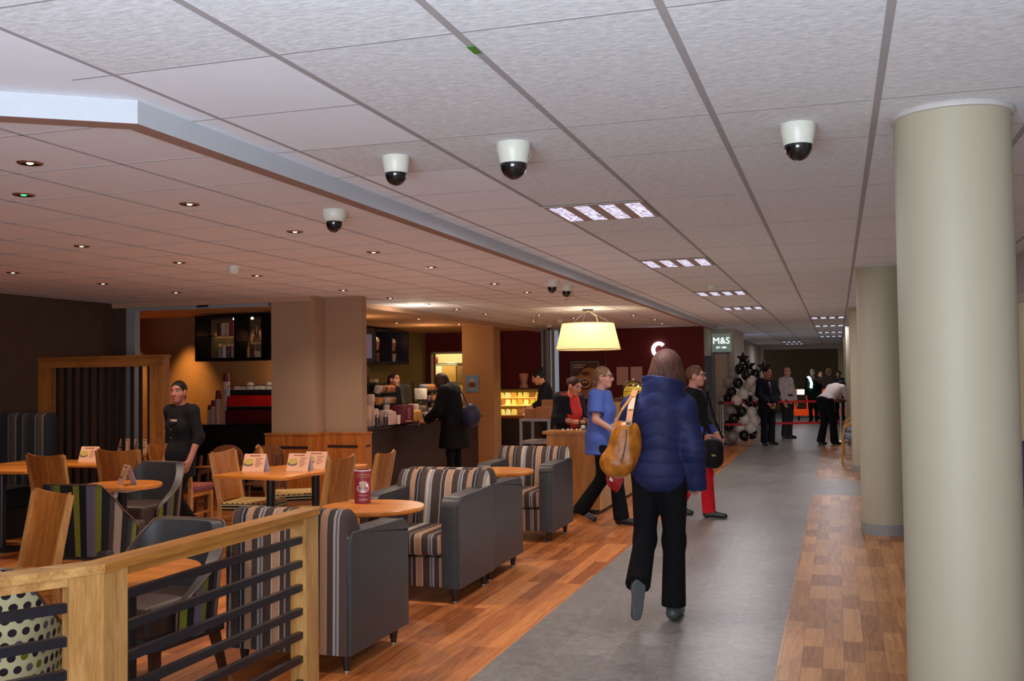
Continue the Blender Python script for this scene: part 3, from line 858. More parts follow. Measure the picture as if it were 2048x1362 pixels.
# window at the far right
b = MB(); b.box(XW - .03, XW, 8.4, 8.48, .85, 2.15).box(XW - .03, XW, 9.6, 9.68, .85, 2.15).box(XW - .03, XW, 8.4, 9.68, 2.08, 2.15).box(XW - .03, XW, 8.4, 9.68, .85, .92)
w1 = struct('window_1', b, pm('window_frame', (170, 164, 150), .5), 'window frame glimpsed at the right edge behind the near column')
struct('window_pane', MB().box(XW - .012, XW - .004, 8.48, 9.6, .92, 2.08), pm('pane_cream', (206, 198, 156), .3), None, w1)
# ------------------------------------------------------------------ columns
M_COL = pm('column_cream', (170, 163, 140), .55, var=.02, scale=4)
M_SKIRT = pm('skirting_grey', (140, 142, 140), .5, var=.03)
M_COLLAR = pm('collar_grey', (190, 184, 180), .5, var=.02)
def column(x, y, r, label):
    t = thing('round_column', label, 'column', (x, y, 0), 0, 'round cream columns beside the walkway')
    MB().lathe([(r, 0.10), (r, H)], 64).build('shaft', M_COL, t, 60)
    MB().lathe([(r + .006, 0), (r + .006, .10)], 64).build('skirting', M_SKIRT, t, 60)
    MB().lathe([(r, H - .022), (r + .012, H - .02), (r + .014, H - .008), (r + .010, H)], 64).build('collar', M_COLLAR, t, 60)
column(.448, 4.285, .213, 'thick cream round column nearest the camera at right')
column(.405, 10.2, .215, 'second cream round column with grey skirting, behind the nearest one')
column(.405, 16.4, .215, 'third cream round column, beyond the grey crossing strip')
column(.40, 22.4, .215, 'fourth cream round column, beside the bending man')
column(.40, 28.4, .215, 'fifth cream round column, farthest down the corridor')

# square pillars
M_PIL = pm('pillar_beige', (164, 134, 106), .8, var=.03, scale=3)
M_OAK = wood('oak_panel', (142, 76, 26), (186, 112, 48), 'Z', 5, .45)
M_SLOT = pm('dark_slot', (34, 20, 12), .6)
t = thing('square_pillar', 'stepped beige square pillar with oak wainscot beside the coffee counter', 'pillar', (0, 0, 0))
M1 = MB().box(-6.54, -5.95, 10.88, 11.38, .86, H).box(-5.95, -5.46, 11.15, 11.28, .86, H)
M1.build('shaft', M_PIL, t)
w = MB().box(-6.60, -5.94, 10.83, 11.40, 0, .86).box(-5.94, -5.41, 11.10, 11.30, 0, .86)
w.build('wainscot', M_OAK, t)
s = MB().box(-6.56, -6.02, 10.824, 10.835, .678, .708).box(-5.90, -5.50, 11.094, 11.105, .678, .708).box(-5.415, -5.402, 11.14, 11.26, .685, .705)
s.build('slot', M_SLOT, t)
s = MB().box(-6.61, -5.93, 10.82, 11.41, .84, .862).box(-5.95, -5.40, 11.09, 11.31, .84, .862); s.build('top_cap', M_OAK, t)
t = thing('square_pillar', 'plain tan square pillar with a small blue poster, right of the coffee counter', 'pillar', (0, 0, 0))
MB().box(-6.75, -6.12, 18.05, 18.45, 0, H).build('shaft', pm('pillar_tan', (176, 132, 84), .8, var=.03, scale=3), t)
t = thing('wall_poster', 'small blue poster of an ice cream on the tan pillar', 'poster', (-6.55, 18.04, 1.39))
MB().box(-.125, .125, -.006, .004, -.155, .155).build('sheet', pm('poster_blue', (112, 150, 178), .5), t)
mb = MB(); mb.add([(.075 * math.cos(a), -.008, -.02 + .05 * math.sin(a)) for a in np.linspace(0, 2 * PI, 20)[:-1]], [tuple(range(19))])
mb.add([(.04 * math.cos(a), -.009, .06 + .035 * math.sin(a)) for a in np.linspace(0, 2 * PI, 16)[:-1]], [tuple(range(15))], 1); mb.box(-.05, .05, -.009, -.008, -.10, -.085, 1)
mb.build('print', [pm('print_maroon', (120, 50, 50), .5), pm('print_pink', (206, 160, 150), .5)], t)

# ------------------------------------------------------------------ ceiling fittings
M_CAMW = pm('camera_white', (214, 214, 200), .4, var=.02)
M_DOME = pm('camera_dome', (14, 14, 18), .08, spec=.8)
def dome(x, y, label, k=1.0, ring=False, small=False):
    t = thing('dome_camera', label, 'security camera', (x, y, H), 0, 'dome cameras under the ceiling')
    r = .062 * k
    if small: prof = [(.02, -.066 * k), (r * .72, -.062 * k), (r * .86, -.055 * k), (r * 1.02, -.030 * k), (r * 1.03, -.004 * k), (r, 0)]
    else: prof = [(.02, -.078 * k), (r * .8, -.076 * k), (r * .84, -.07 * k), (r * .98, -.03 * k), (r * 1.02, -.004), (r, 0)]
    MB().lathe([(a, b) for a, b in prof], 32).build('housing', M_CAMW, t, 40)
    MB().ell((0, 0, -.075 * k if not small else -.062 * k), (r * (.80 if not small else .70), r * (.80 if not small else .70), .058 * k), 24, 14).build('dome', M_DOME, t, 180)
    if ring:
        g = MB()
        for sx in (-1, 1): g.tube([(sx * r * 1.03, 0, -.03), (sx * r * 1.06, 0, -.065), (sx * r * .8, 0, -.088)], .0022, 6)
        g.build('safety_wire', pm('wire_grey', (150, 150, 150), .4), t, 60)
    return t
dome(-1.885, 4.21, 'white dome camera beside the bulkhead, left of the two near ones', 1.0)
dome(-1.306, 4.15, 'white dome camera with wire loops, between the bulkhead and the light panel', 1.18, True)
dome(-.128, 4.24, 'white dome camera just left of the nearest round column', 1.12)
dome(-2.83, 5.42, 'flat white dome camera in the cafe ceiling near the bulkhead', 1.12, False, True)
dome(-2.82, 10.25, 'far white dome camera, left of the pair above the pendant lamp', 1.12, False, True)
dome(-2.815, 10.82, 'far white dome camera, right of the pair above the pendant lamp', 1.12, False, True)
dome(-5.3, 19.0, 'small dark camera low under the ceiling behind the pendant shade', .9, False, True)
mbk = thing('smoke_detector', 'round white smoke detector in the cafe ceiling at left', 'smoke detector', (-5.03, 7.75, H))
MB().lathe([(.03, -.07), (.045, -.05), (.052, -.02), (.055, 0)], 20).build('body', M_CAMW, mbk, 40)
mbk = thing('smoke_detector', 'white smoke detector between the corridor light panels', 'smoke detector', (-1.33, 11.6, H))
MB().lathe([(.03, -.05), (.045, -.04), (.052, -.01), (.055, 0)], 20).build('body', M_CAMW, mbk, 40)
mbk = thing('smoke_detector', 'white smoke detector beside the pendant lamp mounting', 'smoke detector', (-4.6, 17.2, H))
MB().lathe([(.03, -.07), (.045, -.05), (.052, -.02), (.055, 0)], 20).build('body', M_CAMW, mbk, 40)
tp = MB().box(-.011, .011, -.035, .035, -.0065, -.004).build('green_tape', pm('tape_green', (70, 128, 40), .5), None, None, (-1.035, 2.90, H))
tag(tp, 'small piece of green tape stuck on the ceiling grid', 'tape')

# recessed downlights
M_RING = pm('downlight_ring', (150, 120, 105), .25, metal=.8); M_BULB = glow('downlight_bulb', (255, 236, 200), 5.0); M_REC = pm('downlight_recess', (44, 32, 28), .5)
def downlight(x, y, label, group, on=True, green=False):
    t = thing('downlight', label, 'ceiling light', (x, y, H), 0, group)
    MB().lathe([(.036, -.006), (.052, -.006), (.058, -.001), (.058, 0), (.036, 0)], 20, closed=False).build('ring', M_RING, t, 60)
    MB().lathe([(.036, -.002), (.002, -.002)], 20, closed=False).build('recess', M_REC, t)
    MB().ell((0, 0, -.002), (.016, .016, .006), 10, 6).build('bulb', glow('exit_green', (60, 220, 110), 3.0) if green else M_BULB, t, 180)
for i, y in enumerate((4.92, 6.10, 7.33, 8.53, 10.32, 11.52)):
    downlight(-3.48, y, ORD[i] + ' downlight from the front in the row nearest the white bulkhead', 'downlights nearest the bulkhead')
downlight(-3.49, 3.73, 'large near downlight by itself at the front of the row nearest the bulkhead', 'downlights nearest the bulkhead')
for i, y in enumerate((6.15, 7.32, 8.53, 10.32, 11.59, 12.77, 13.91, 15.2)):
    downlight(-5.28, y, ORD[i] + ' downlight from the front in the middle row of the cafe ceiling', 'downlights in the middle row')
for i, y in enumerate((7.39, 8.58, 9.78)):
    downlight(-7.1, y, ORD[i] + ' downlight from the front in the row nearest the dark side wall', 'downlights nearest the dark wall')
for i, (x, y) in enumerate(((-4.6, 15.9), (-4.3, 17.0), (-3.2, 16.7), (-3.1, 18.2), (-3.2, 19.6), (-5.2, 17.6))):
    downlight(x, y, ORD[i] + ' tiny downlight around the pendant lamp, counted from the front', 'tiny downlights around the pendant')
downlight(-4.11, 4.35, 'downlight with a small green glow at the upper left', 'green lit downlights', green=True)
downlight(-4.9, 16.6, 'distant downlight with a green glow left of the pendant', 'green lit downlights', green=True)
for i, (x, y) in enumerate(((-6.6, 13.2), (-7.4, 13.6), (-6.6, 15.6), (-7.4, 16.5), (-6.6, 17.5))):
    tt = thing('downlight', ORD[i] + ' small downlight over the coffee counter, counted from the left', 'ceiling light', (x, y, H - .02), 0, 'small downlights over the counter')
    MB().lathe([(.03, -.004), (.045, -.004), (.048, 0)], 16, closed=False).build('ring', M_RING, tt, 60); MB().ell((0, 0, -.002), (.016, .016, .006), 10, 6).build('bulb', M_BULB, tt, 180)

# louvred light panels of the corridor
M_LOUV = glow('panel_tube', (226, 226, 255), 4.2)
def louver_mat():
    m, nt, b = base_mat('panel_reflector')
    tc = nt.new('ShaderNodeTexCoord'); v = nt.new('ShaderNodeTexVoronoi'); v.inputs['Scale'].default_value = 34; v.distance = 'CHEBYCHEV'
    nt.link(tc.outputs['Object'], v.inputs['Vector'])
    e = nt.ramp(v.outputs['Distance'], [(0.0, (255, 255, 255)), (.35, (225, 225, 255)), (.62, (92, 92, 130))], 'LINEAR')
    nt.link(e, b.inputs['Emission Color']); b.inputs['Emission Strength'].default_value = 1.0
    b.inputs['Base Color'].default_value = rgb((200, 200, 215)); b.inputs['Roughness'].default_value = .3
    return m
M_REFL = louver_mat(); M_PANW = pm('panel_tray', (168, 150, 138), .6, var=.02)
def light_panel(x, y, label):
    t = thing('light_panel', label, 'ceiling light', (x, y, H), 0, 'square louvred light panels in the corridor ceiling')
    MB().box(-.298, .298, -.298, .298, -.010, -.004).build('tray', M_PANW, t)
    for k in range(4):
        xx = -.228 + .152 * k
        l = MB().quad((xx - .045, -.27, -.0115), (xx - .045, .27, -.0115), (xx + .045, .27, -.0115), (xx + .045, -.27, -.0115)).build('reflector', M_REFL, t)
names = ['nearest', 'second', 'third', 'fourth']
for i, y in enumerate((6.05, 9.07, 12.7, 15.7)): light_panel(-1.335, y, names[i] + ' bright louvred light panel left of centre in the corridor ceiling')
for i, y in enumerate((19.1, 22.4, 26.0, 28.9)): light_panel(-.135, y, names[i] + ' louvred light panel in the row beside the round columns')
for i, y in enumerate((33.1, 35.4)): light_panel(-1.335, y, names[i] + ' louvred light panel of the pair before the far opening')

# pendant lamp
t = thing('pendant_lamp', 'large cream drum shade pendant lamp hanging from the cafe ceiling', 'lamp', (-3.55, 14.9, 0))
def shade_mat():
    m, nt, b = base_mat('shade_fabric')
    tc = nt.new('ShaderNodeTexCoord'); sp = nt.new('ShaderNodeSeparateXYZ'); nt.link(tc.outputs['Object'], sp.inputs[0])
    no = nt.new('ShaderNodeTexNoise'); no.inputs['Scale'].default_value = 40; mp = nt.new('ShaderNodeMapping'); mp.inputs['Scale'].default_value = (1, 1, .05)
    nt.link(tc.outputs['Object'], mp.inputs[0]); nt.link(mp.outputs[0], no.inputs['Vector'])
    c = nt.ramp(no.outputs[0], [(.3, (236, 210, 156)), (.7, (246, 224, 172))], 'LINEAR')
    df = nt.new('ShaderNodeBsdfDiffuse'); tl = nt.new('ShaderNodeBsdfTranslucent'); nt.link(c, df.inputs[0]); nt.link(c, tl.inputs[0])
    em = nt.new('ShaderNodeEmission'); nt.link(c, em.inputs[0]); em.inputs[1].default_value = .48
    mx = nt.new('ShaderNodeMixShader'); mx.inputs[0].default_value = .5; nt.link(df.outputs[0], mx.inputs[1]); nt.link(tl.outputs[0], mx.inputs[2])
    ad = nt.new('ShaderNodeAddShader'); nt.link(mx.outputs[0], ad.inputs[0]); nt.link(em.outputs[0], ad.inputs[1])
    nt.link(ad.outputs[0], nt.n['Material Output'].inputs['Surface'])
    return m
M_SHADE = shade_mat()
MB().lathe([(.485, 1.90), (.39, 2.295)], 48, closed=False).build('shade', M_SHADE, t, 180)
g = MB(); g.tube([(.485 * math.cos(a), .485 * math.sin(a), 1.90) for a in np.linspace(0, 2 * PI, 49)], .006, 6); g.tube([(.39 * math.cos(a), .39 * math.sin(a), 2.295) for a in np.linspace(0, 2 * PI, 49)], .006, 6)
g.build('shade_rim', pm('shade_trim', (214, 190, 140), .7), t, 60)
MB().lathe([(.07, H - .022), (.085, H - .018), (.085, H)], 24).build('ceiling_rose', pm('rose_dark', (50, 40, 34), .4), t, 40)
g = MB()
for a in (.5, 2.6, 4.7): g.tube([(.02 * math.cos(a), .02 * math.sin(a), H - .02), (.385 * math.cos(a), .385 * math.sin(a), 2.29)], .0035, 5)
g.build('suspension_wire', pm('wire_grey', (150, 150, 150), .4), t, 60)
MB().tube([(0, 0, H - .02), (.05, 0, 2.46), (.13, 0, 2.40), (.15, 0, 2.33), (.12, 0, 2.24), (.0, 0, 2.18)], .008, 6).build('cord', pm('cord_cream', (206, 184, 140), .6), t, 60)
MB().ell((.05, -.06, 2.10), (.05, .05, .07), 14, 10).build('bulb', glow('pendant_bulb', (255, 228, 170), 14.0), t, 180)
tag(MB().tube([(-2.82, 10.86, H - .05), (-3.0, 11.9, H - .012), (-3.40, 13.0, H - .004)], .005, 5).build('ceiling_cable', pm('cord_cream', (206, 184, 140)), None, 60), 'thin cream cable running along the cafe ceiling from the far camera', 'cable')

# ------------------------------------------------------------------ armchairs
M_LEATH = pm('leather_charcoal', (58, 56, 56), .42, var=.12, scale=14, bump=.12, spec=.4)
AB = [(3, (66, 54, 50)), (.4, (150, 132, 118)), (1.2, (66, 54, 50)), (.3, (180, 160, 140)), (1.8, (168, 128, 100)), (.3, (196, 176, 150)), (2.2, (72, 56, 50)), (.5, (140, 132, 128)), (.5, (90, 80, 76)), (.5, (150, 142, 138)), (1.6, (66, 54, 50)), (.3, (160, 120, 96)), (1.6, (160, 122, 96)), (.9, (42, 42, 48)), (.3, (130, 124, 122)), (.6, (42, 42, 48)), (2.0, (74, 58, 52)), (.6, (150, 140, 132)), (.4, (206, 190, 160)), (1.4, (150, 140, 136))]
M_STRIPE = stripes('upholstery_stripes', AB, .44, 'X', .13)
M_DKLEG = pm('leg_dark_wood', (40, 28, 24), .4); M_GLIDE = pm('glide_steel', (180, 180, 180), .3, metal=.7); M_PIPE = pm('leather_piping', (44, 42, 42), .45)
def armchair():
    t = thing('armchair', 'x', 'armchair', (0, 0, 0), 0, 'striped armchairs with charcoal leather arms')
    W2 = .365; D2 = .36
    for s in (-1, 1):
        m = MB()
        prof = [(-D2, .10), (-D2, .64)]
        for a in np.linspace(PI, PI / 2, 6): prof.append((-D2 + .07 + .07 * math.cos(a), .635 + .07 * math.sin(a)))
        prof += [(-.05, .708), (.20, .714), (D2 - .05, .716)] + [(D2 - .05 + .05 * math.cos(a), .666 + .05 * math.sin(a)) for a in np.linspace(PI / 2 - .3, 0, 5)] + [(D2 + .004, .10)]
        x0, x1 = s * (W2 - .13), s * W2
        a_, b_ = min(x0, x1), max(x0, x1)
        bm = bmesh.new()
        n = len(prof); vs = [bm.verts.new((a_, p, q)) for p, q in prof] + [bm.verts.new((b_, p, q)) for p, q in prof]
        bm.faces.new([vs[i] for i in range(n)][::-1]) if False else None
        f1 = bm.faces.new(vs[:n]); f2 = bm.faces.new(vs[n:][::-1])
        for i in range(n):
            bm.faces.new((vs[i], vs[n + i], vs[n + (i + 1) % n], vs[(i + 1) % n]))
        bmesh.ops.recalc_face_normals(bm, faces=bm.faces[:])
        ed = [e for e in bm.edges if abs(e.verts[0].co.x - e.verts[1].co.x) < 1e-6]
        bmesh.ops.bevel(bm, geom=ed, offset=.035, segments=4, profile=.6, affect='EDGES', clamp_overlap=True)
        bm.verts.index_update()
        m.add([v.co for v in bm.verts], [[v.index for v in f.verts] for f in bm.faces]); bm.free()
        am = m.build('arm', M_LEATH, t, 50)
        pp = [(s * W2 - s * .012, p, q) for p, q in prof[:-1]]
        MB().tube(pp, .0045, 6).build('piping', M_PIPE, am, 60)
    # back: full width, leaning, with a rolled top
    m = MB(); bm = bmesh.new()
    prof = [(.13, .40), (.20, .74), (.235, .80), (.28, .83), (.325, .825), (.352, .79), (.362, .70), (.375, .10), (.30, .10)]
    n = len(prof); w_ = .345
    vs = [bm.verts.new((-w_, p, q)) for p, q in prof] + [bm.verts.new((w_, p, q)) for p, q in prof]
    bm.faces.new(vs[:n]); bm.faces.new(vs[n:][::-1])
    for i in range(n): bm.faces.new((vs[i], vs[n + i], vs[n + (i + 1) % n], vs[(i + 1) % n]))
    bmesh.ops.recalc_face_normals(bm, faces=bm.faces[:])
    ed = [e for e in bm.edges if abs(e.verts[0].co.x - e.verts[1].co.x) < 1e-6 and min(v.co.z for v in e.verts) > .5]
    bmesh.ops.bevel(bm, geom=ed, offset=.03, segments=3, profile=.5, affect='EDGES', clamp_overlap=True)
    bm.verts.index_update(); m.add([v.co for v in bm.verts], [[v.index for v in f.verts] for f in bm.faces]); bm.free()
    m.build('backrest', M_STRIPE, t, 50)
    MB().rbox(-.235, .235, -.375, .20, .31, .455, .035, 3).build('seat_cushion', M_STRIPE, t, 60)
    MB().rbox(-.24, .24, -.345, .30, .10, .30, .012, 2).build('front_panel', M_STRIPE, t, 60)
    for sx in (-1, 1):
        for sy in (-1, 1):
            l = MB().lathe([(.016, .006), (.030, .105)], 12, (sx * .30, sy * .29, 0)).build('leg', M_DKLEG, t, 60)
            MB().cyl((sx * .30, sy * .29, 0), .016, .008, 12).build('glide', M_GLIDE, l, 60)
    return t
proto = armchair()
AC = [(-2.735, 5.06, PI, 'nearest striped armchair, its back turned to the oak railing', 0),
      (-2.775, 6.72, 0, 'striped armchair facing the camera across the near round table', 0),
      (-2.79, 7.47, PI, 'striped armchair with its back against the one facing the near round table', 0),
      (-2.83, 9.25, 0, 'farthest striped armchair, facing the camera beside the till desk', 0)]
for i, (x, y, r, lb, _) in enumerate(AC):
    o = proto if i == 0 else dup(proto, (0, 0, 0), 0)
    o.location = (x, y, 0); o.rotation_euler = (0, 0, r); o['label'] = lb

# ------------------------------------------------------------------ tables
M_TOP = wood('table_beech', (170, 92, 30), (212, 132, 52), 'X', 4, .3); M_TOPD = wood('table_beech_edge', (140, 82, 34), (190, 124, 60), 'X', 4, .35)
M_POST = pm('table_post_black', (22, 22, 26), .3); M_BASE = pm('table_base_black', (26, 26, 28), .35)
def round_table(x, y, z, r, label, group='round cafe tables'):
    t = thing('round_table', label, 'table', (x, y, 0), 0, group)
    MB().lathe([(r - .012, z - .032), (r, z - .022), (r, z - .006), (r - .004, z)], 56).build('tabletop', M_TOP, t, 30)
    MB().cyl((0, 0, .03), .036, z - .06, 24).build('post', M_POST, t, 60)
    MB().lathe([(.20, 0), (.20, .008), (.05, .03)], 40).build('base', M_BASE, t, 40)
    MB().rbox(-.16, .16, -.16, .16, z - .05, z - .032, .01).build('mounting_plate', pm('plate_white', (190, 188, 182), .5), t, 40)
    return t
round_table(-2.83, 5.93, .695, .325, 'round beech table between the two nearest armchairs')
round_table(-2.84, 8.42, .695, .325, 'round beech table between the two farther armchairs')
round_table(-5.42, 6.78, .695, .30, 'round beech table between the two striped tub chairs')
round_table(-2.93, 3.70, .695, .305, 'round beech table right behind the oak railing')
def square_table(x, y, rz, w, d, label, group):
    z = .74
    t = thing('square_table', label, 'table', (x, y, 0), rz, group)
    MB().rbox(-w / 2, w / 2, -d / 2, d / 2, z - .03, z, .008, 2).build('tabletop', M_TOP, t, 40)
    MB().cyl((0, 0, .03), .036, z - .06, 24).build('post', M_POST, t, 60)
    MB().lathe([(.22, 0), (.22, .008), (.05, .03)], 40).build('base', M_BASE, t, 40)
    return t
square_table(-4.47, 7.42, -.10, .70, .62, 'square beech table with a menu card, nearest of the pair by the pillar', 'square tables before the pillar')
square_table(-4.40, 8.05, -.10, .70, .60, 'square beech table behind the nearest one of the pair by the pillar', 'square tables before the pillar')
square_table(-7.12, 8.05, .10, 1.1, .56, 'long beech table with a menu card in front of the slatted screen', 'tables along the striped bench')
square_table(-7.22, 7.40, .05, .95, .56, 'beech table with a pointed corner at the left edge of the picture', 'tables along the striped bench')
square_table(-7.25, 9.35, .0, .85, .6, 'beech table with two menu cards behind the slatted screen', 'tables along the striped bench')

# ------------------------------------------------------------------ tub chairs
TB = [(2.4, (34, 34, 38)), (1.1, (108, 116, 34)), (.8, (86, 88, 66)), (1.2, (40, 48, 52)), (1.8, (28, 28, 32)), (1.6, (138, 122, 112)), (.9, (60, 54, 52)), (1.2, (28, 28, 32)), (.9, (104, 110, 40)), (1.4, (96, 92, 104)), (1.2, (28, 28, 32)), (1.1, (120, 122, 40))]
M_TUBS = stripes('tub_stripes', TB, 2.1, 'A', .05)
M_TUBD = dots('tub_dots', (196, 194, 152), [(38, 34, 40), (44, 36, 44), (38, 34, 40), (104, 112, 20), (40, 38, 46), (92, 92, 92), (40, 36, 42)], .050, .32, 'A', 'Z', 1.0)
M_TUBL = pm('tub_leather', (54, 52, 54), .45, var=.1, scale=15, bump=.1, spec=.4); M_TUBP = pm('tub_piping', (92, 68, 54), .4)
M_TUBLEG = pm('tub_leg', (58, 34, 22), .4); M_TUBSEAT = pm('tub_seat', (56, 42, 38), .5, var=.1)
def tub_chair(label, loc, rz, cover, group='tub chairs with patterned backs'):
    """faces local -Y"""
    t = thing('tub_chair', label, 'chair', loc, rz, group)
    A = np.radians(np.linspace(-118, 118, 49))
    def top(a):
        d = abs(math.degrees(a)); return .78 if d < 38 else (.78 - .20 * (d - 38) / 32 if d < 70 else .58 - .16 * (d - 70) / 48)
    def ring(a, r, z):
        s = 1 + .16 * (z - .30) / .5; sq = 1.0 / max(abs(math.sin(a)) ** 4 + abs(math.cos(a)) ** 4, .01) ** .25
        sq = 1 + (sq - 1) * .6
        return (math.sin(a) * r * s * sq * .98, math.cos(a) * r * s * sq * .95, z)
    zb = .27; NZ = 7
    def shell(r, inner):
        m = MB(); vs = []; fs = []
        for a in A:
            for k in range(NZ + 1):
                vs.append(ring(a, r, zb + (top(a) - zb) * k / NZ))
        for i in range(len(A) - 1):
            for k in range(NZ):
                q = (i * (NZ + 1) + k, (i + 1) * (NZ + 1) + k, (i + 1) * (NZ + 1) + k + 1, i * (NZ + 1) + k + 1)
                fs.append(q if inner else q[::-1])
        m.add(vs, fs); return m
    ro, ri = .285, .235
    shell(ro, False).build('outer_cover', cover, t, 60)
    m = shell(ri, True)
    vs = []; fs = []
    for a in A: vs += [ring(a, ri, top(a)), ring(a, ro, top(a))]
    for i in range(len(A) - 1): fs.append((2 * i, 2 * i + 2, 2 * i + 3, 2 * i + 1))
    m.add(vs, [f[::-1] for f in fs])
    for e in (0, -1):
        a = A[e]; m.quad(ring(a, ri, zb), ring(a, ro, zb), ring(a, ro, top(a)), ring(a, ri, top(a)))
    m.build('backrest', M_TUBL, t, 50)
    pth = [ring(A[0], ro, zb)] + [ring(a, ro + .002, top(a) + .002) for a in A] + [ring(A[-1], ro, zb)]
    MB().tube(pth, .006, 6).build('piping', M_TUBP, t, 60)
    m = MB().rbox(-.245, .245, -.30, .20, .30, .46, .03, 3); m.build('seat', M_TUBSEAT, t, 60)
    m = MB().rbox(-.255, .255, -.29, .24, .24, .31, .012, 2); m.build('seat_base', M_TUBL, t, 60)
    for sx in (-1, 1):
        for sy, k in ((-1, 0), (1, .05)):
            MB().bar((sx * .20, sy * .21, .26), (sx * .215, sy * .23 + k, 0), .045, .045, w2=.03, h2=.03).build('leg', M_TUBLEG, t)
    return t
tub_chair('tub chair with a lime striped back seen from behind, left of the railing corner', (-5.22, 6.22, 0), PI + .12, M_TUBS)
tub_chair('dark leather tub chair turned half away behind the small round table', (-5.78, 7.48, 0), -.02, M_TUBS)
tub_chair('dark leather tub chair right behind the oak railing bars', (-3.26, 4.30, 0), -.08, M_TUBS)
tub_chair('tub chair with a dotted back, cut off at the lower left corner', (-3.38, 3.38, 0), PI + .35, M_TUBD)

# ------------------------------------------------------------------ wooden chairs
M_CHW = wood('chair_wood', (134, 74, 26), (176, 108, 46), 'Z', 6, .4); M_CHE = wood('chair_wood_edge', (146, 96, 48), (190, 134, 76), 'Z', 6, .4)
M_SEATC = dots('seat_cream_dash', (198, 164, 104), [(38, 28, 22), (44, 34, 26)], .030, .30, 'X', 'Y', .8)
M_SEATF = dots('seat_side_dash', (170, 164, 120), [(26, 24, 24), (34, 30, 28)], .030, .42, 'X', 'Z', 1.0)
M_SEATP = dots('seat_pink_check', (176, 96, 84), [(110, 48, 50), (128, 58, 60)], .022, .40, 'X', 'Y', 1.0)
M_SEATPS = dots('seat_pink_side', (150, 84, 90), [(92, 46, 54), (110, 60, 70)], .022, .42, 'X', 'Z', 1.0)
def wood_chair(label, loc, rz, seat=0, group='wooden chairs with tall plank backs'):
    """faces local -Y"""
    t = thing('wooden_chair', label, 'chair', loc, rz, group)
    # curved plank back
    m = MB(); n = 8; vs = []
    for side in (0, 1):
        for k in range(6):
            z = .47 + .41 * k / 5; y0 = .20 + .075 * (k / 5) ** 1.2
            for i in range(n + 1):
                u = -1 + 2 * i / n; w_ = .185 + .02 * k / 5
                zt = z + (.02 * u * u if k == 5 else 0)
                vs.append((u * w_, y0 + .030 * (1 - u * u) + (.016 if side else 0), zt))
    fs = []; S_ = 6 * (n + 1)
    for k in range(5):
        for i in range(n):
            a = k * (n + 1) + i; fs.append((a, a + 1, a + n + 2, a + n + 1)); fs.append((S_ + a, S_ + a + n + 1, S_ + a + n + 2, S_ + a + 1))
    for i in range(n):
        a = 5 * (n + 1) + i; fs.append((a, a + 1, S_ + a + 1, S_ + a)); fs.append((i, S_ + i, S_ + i + 1, i + 1))
    for k in range(5):
        for i, fl in ((0, False), (n, True)):
            a = k * (n + 1) + i; q = (a, a + n + 1, S_ + a + n + 1, S_ + a); fs.append(q[::-1] if fl else q)
    m.add(vs, fs); m.build('backrest', M_CHW, t, 40)
    for s in (-1, 1):
        m = MB(); m.bar((s * .19, .225, .0), (s * .19, .20, .45), .034, .034, w2=.036, h2=.045); m.bar((s * .19, .20, .45), (s * .207, .283, .885), .034, .045, w2=.026, h2=.034); m.build('leg', M_CHE, t)
        MB().bar((s * .185, -.20, 0), (s * .185, -.20, .40), .030, .030, w2=.04, h2=.04).build('leg', M_CHE, t)
    m = MB().box(-.19, .19, -.215, -.195, .36, .40).box(-.19, .19, .19, .21, .36, .40).box(-.2, -.18, -.2, .2, .36, .40).box(.18, .2, -.2, .2, .36, .40)
    m.box(-.195, -.18, -.2, .2, .18, .20).box(.18, .195, -.2, .2, .18, .20); m.build('rail', M_CHW, t)
    m = MB().rbox(-.215, .215, -.23, .195, .40, .47, .022, 3)
    o = m.build('seat', [(M_SEATC, M_SEATP)[seat], (M_SEATF, M_SEATPS)[seat]], t, 50)
    me = o.data
    me.polygons.foreach_set('material_index', [0 if p.normal.z > .6 else 1 for p in me.polygons])
    return t
wood_chair('wooden chair with a cream dashed seat at the left edge above the railing', (-4.32, 4.42, 0), -.39)
wood_chair('wooden chair with a pink checked seat before the striped bench', (-6.42, 7.36, 0), PI - .1, 1)
wood_chair('wooden chair at the right end of the long table, before the slatted screen', (-6.24, 7.98, 0), PI + .12, 1)
wood_chair('wooden chair beside the walking staff member, second at the long table', (-6.27, 8.76, 0), PI + .1, 1)
wood_chair('tall plank back chair seen edge on at the right of the paired tables', (-4.02, 7.27, 0), -PI / 2)
wood_chair('plank back chair right of the paired tables, against the dark counter', (-3.88, 7.76, 0), -PI / 2 + .1)
wood_chair('chair with a cream dashed seat at the left of the near paired table', (-4.84, 7.74, 0), PI / 2 + .1)
wood_chair('chair with a cream dashed seat at the left of the rear paired table', (-4.86, 8.42, 0), PI / 2 + .6)
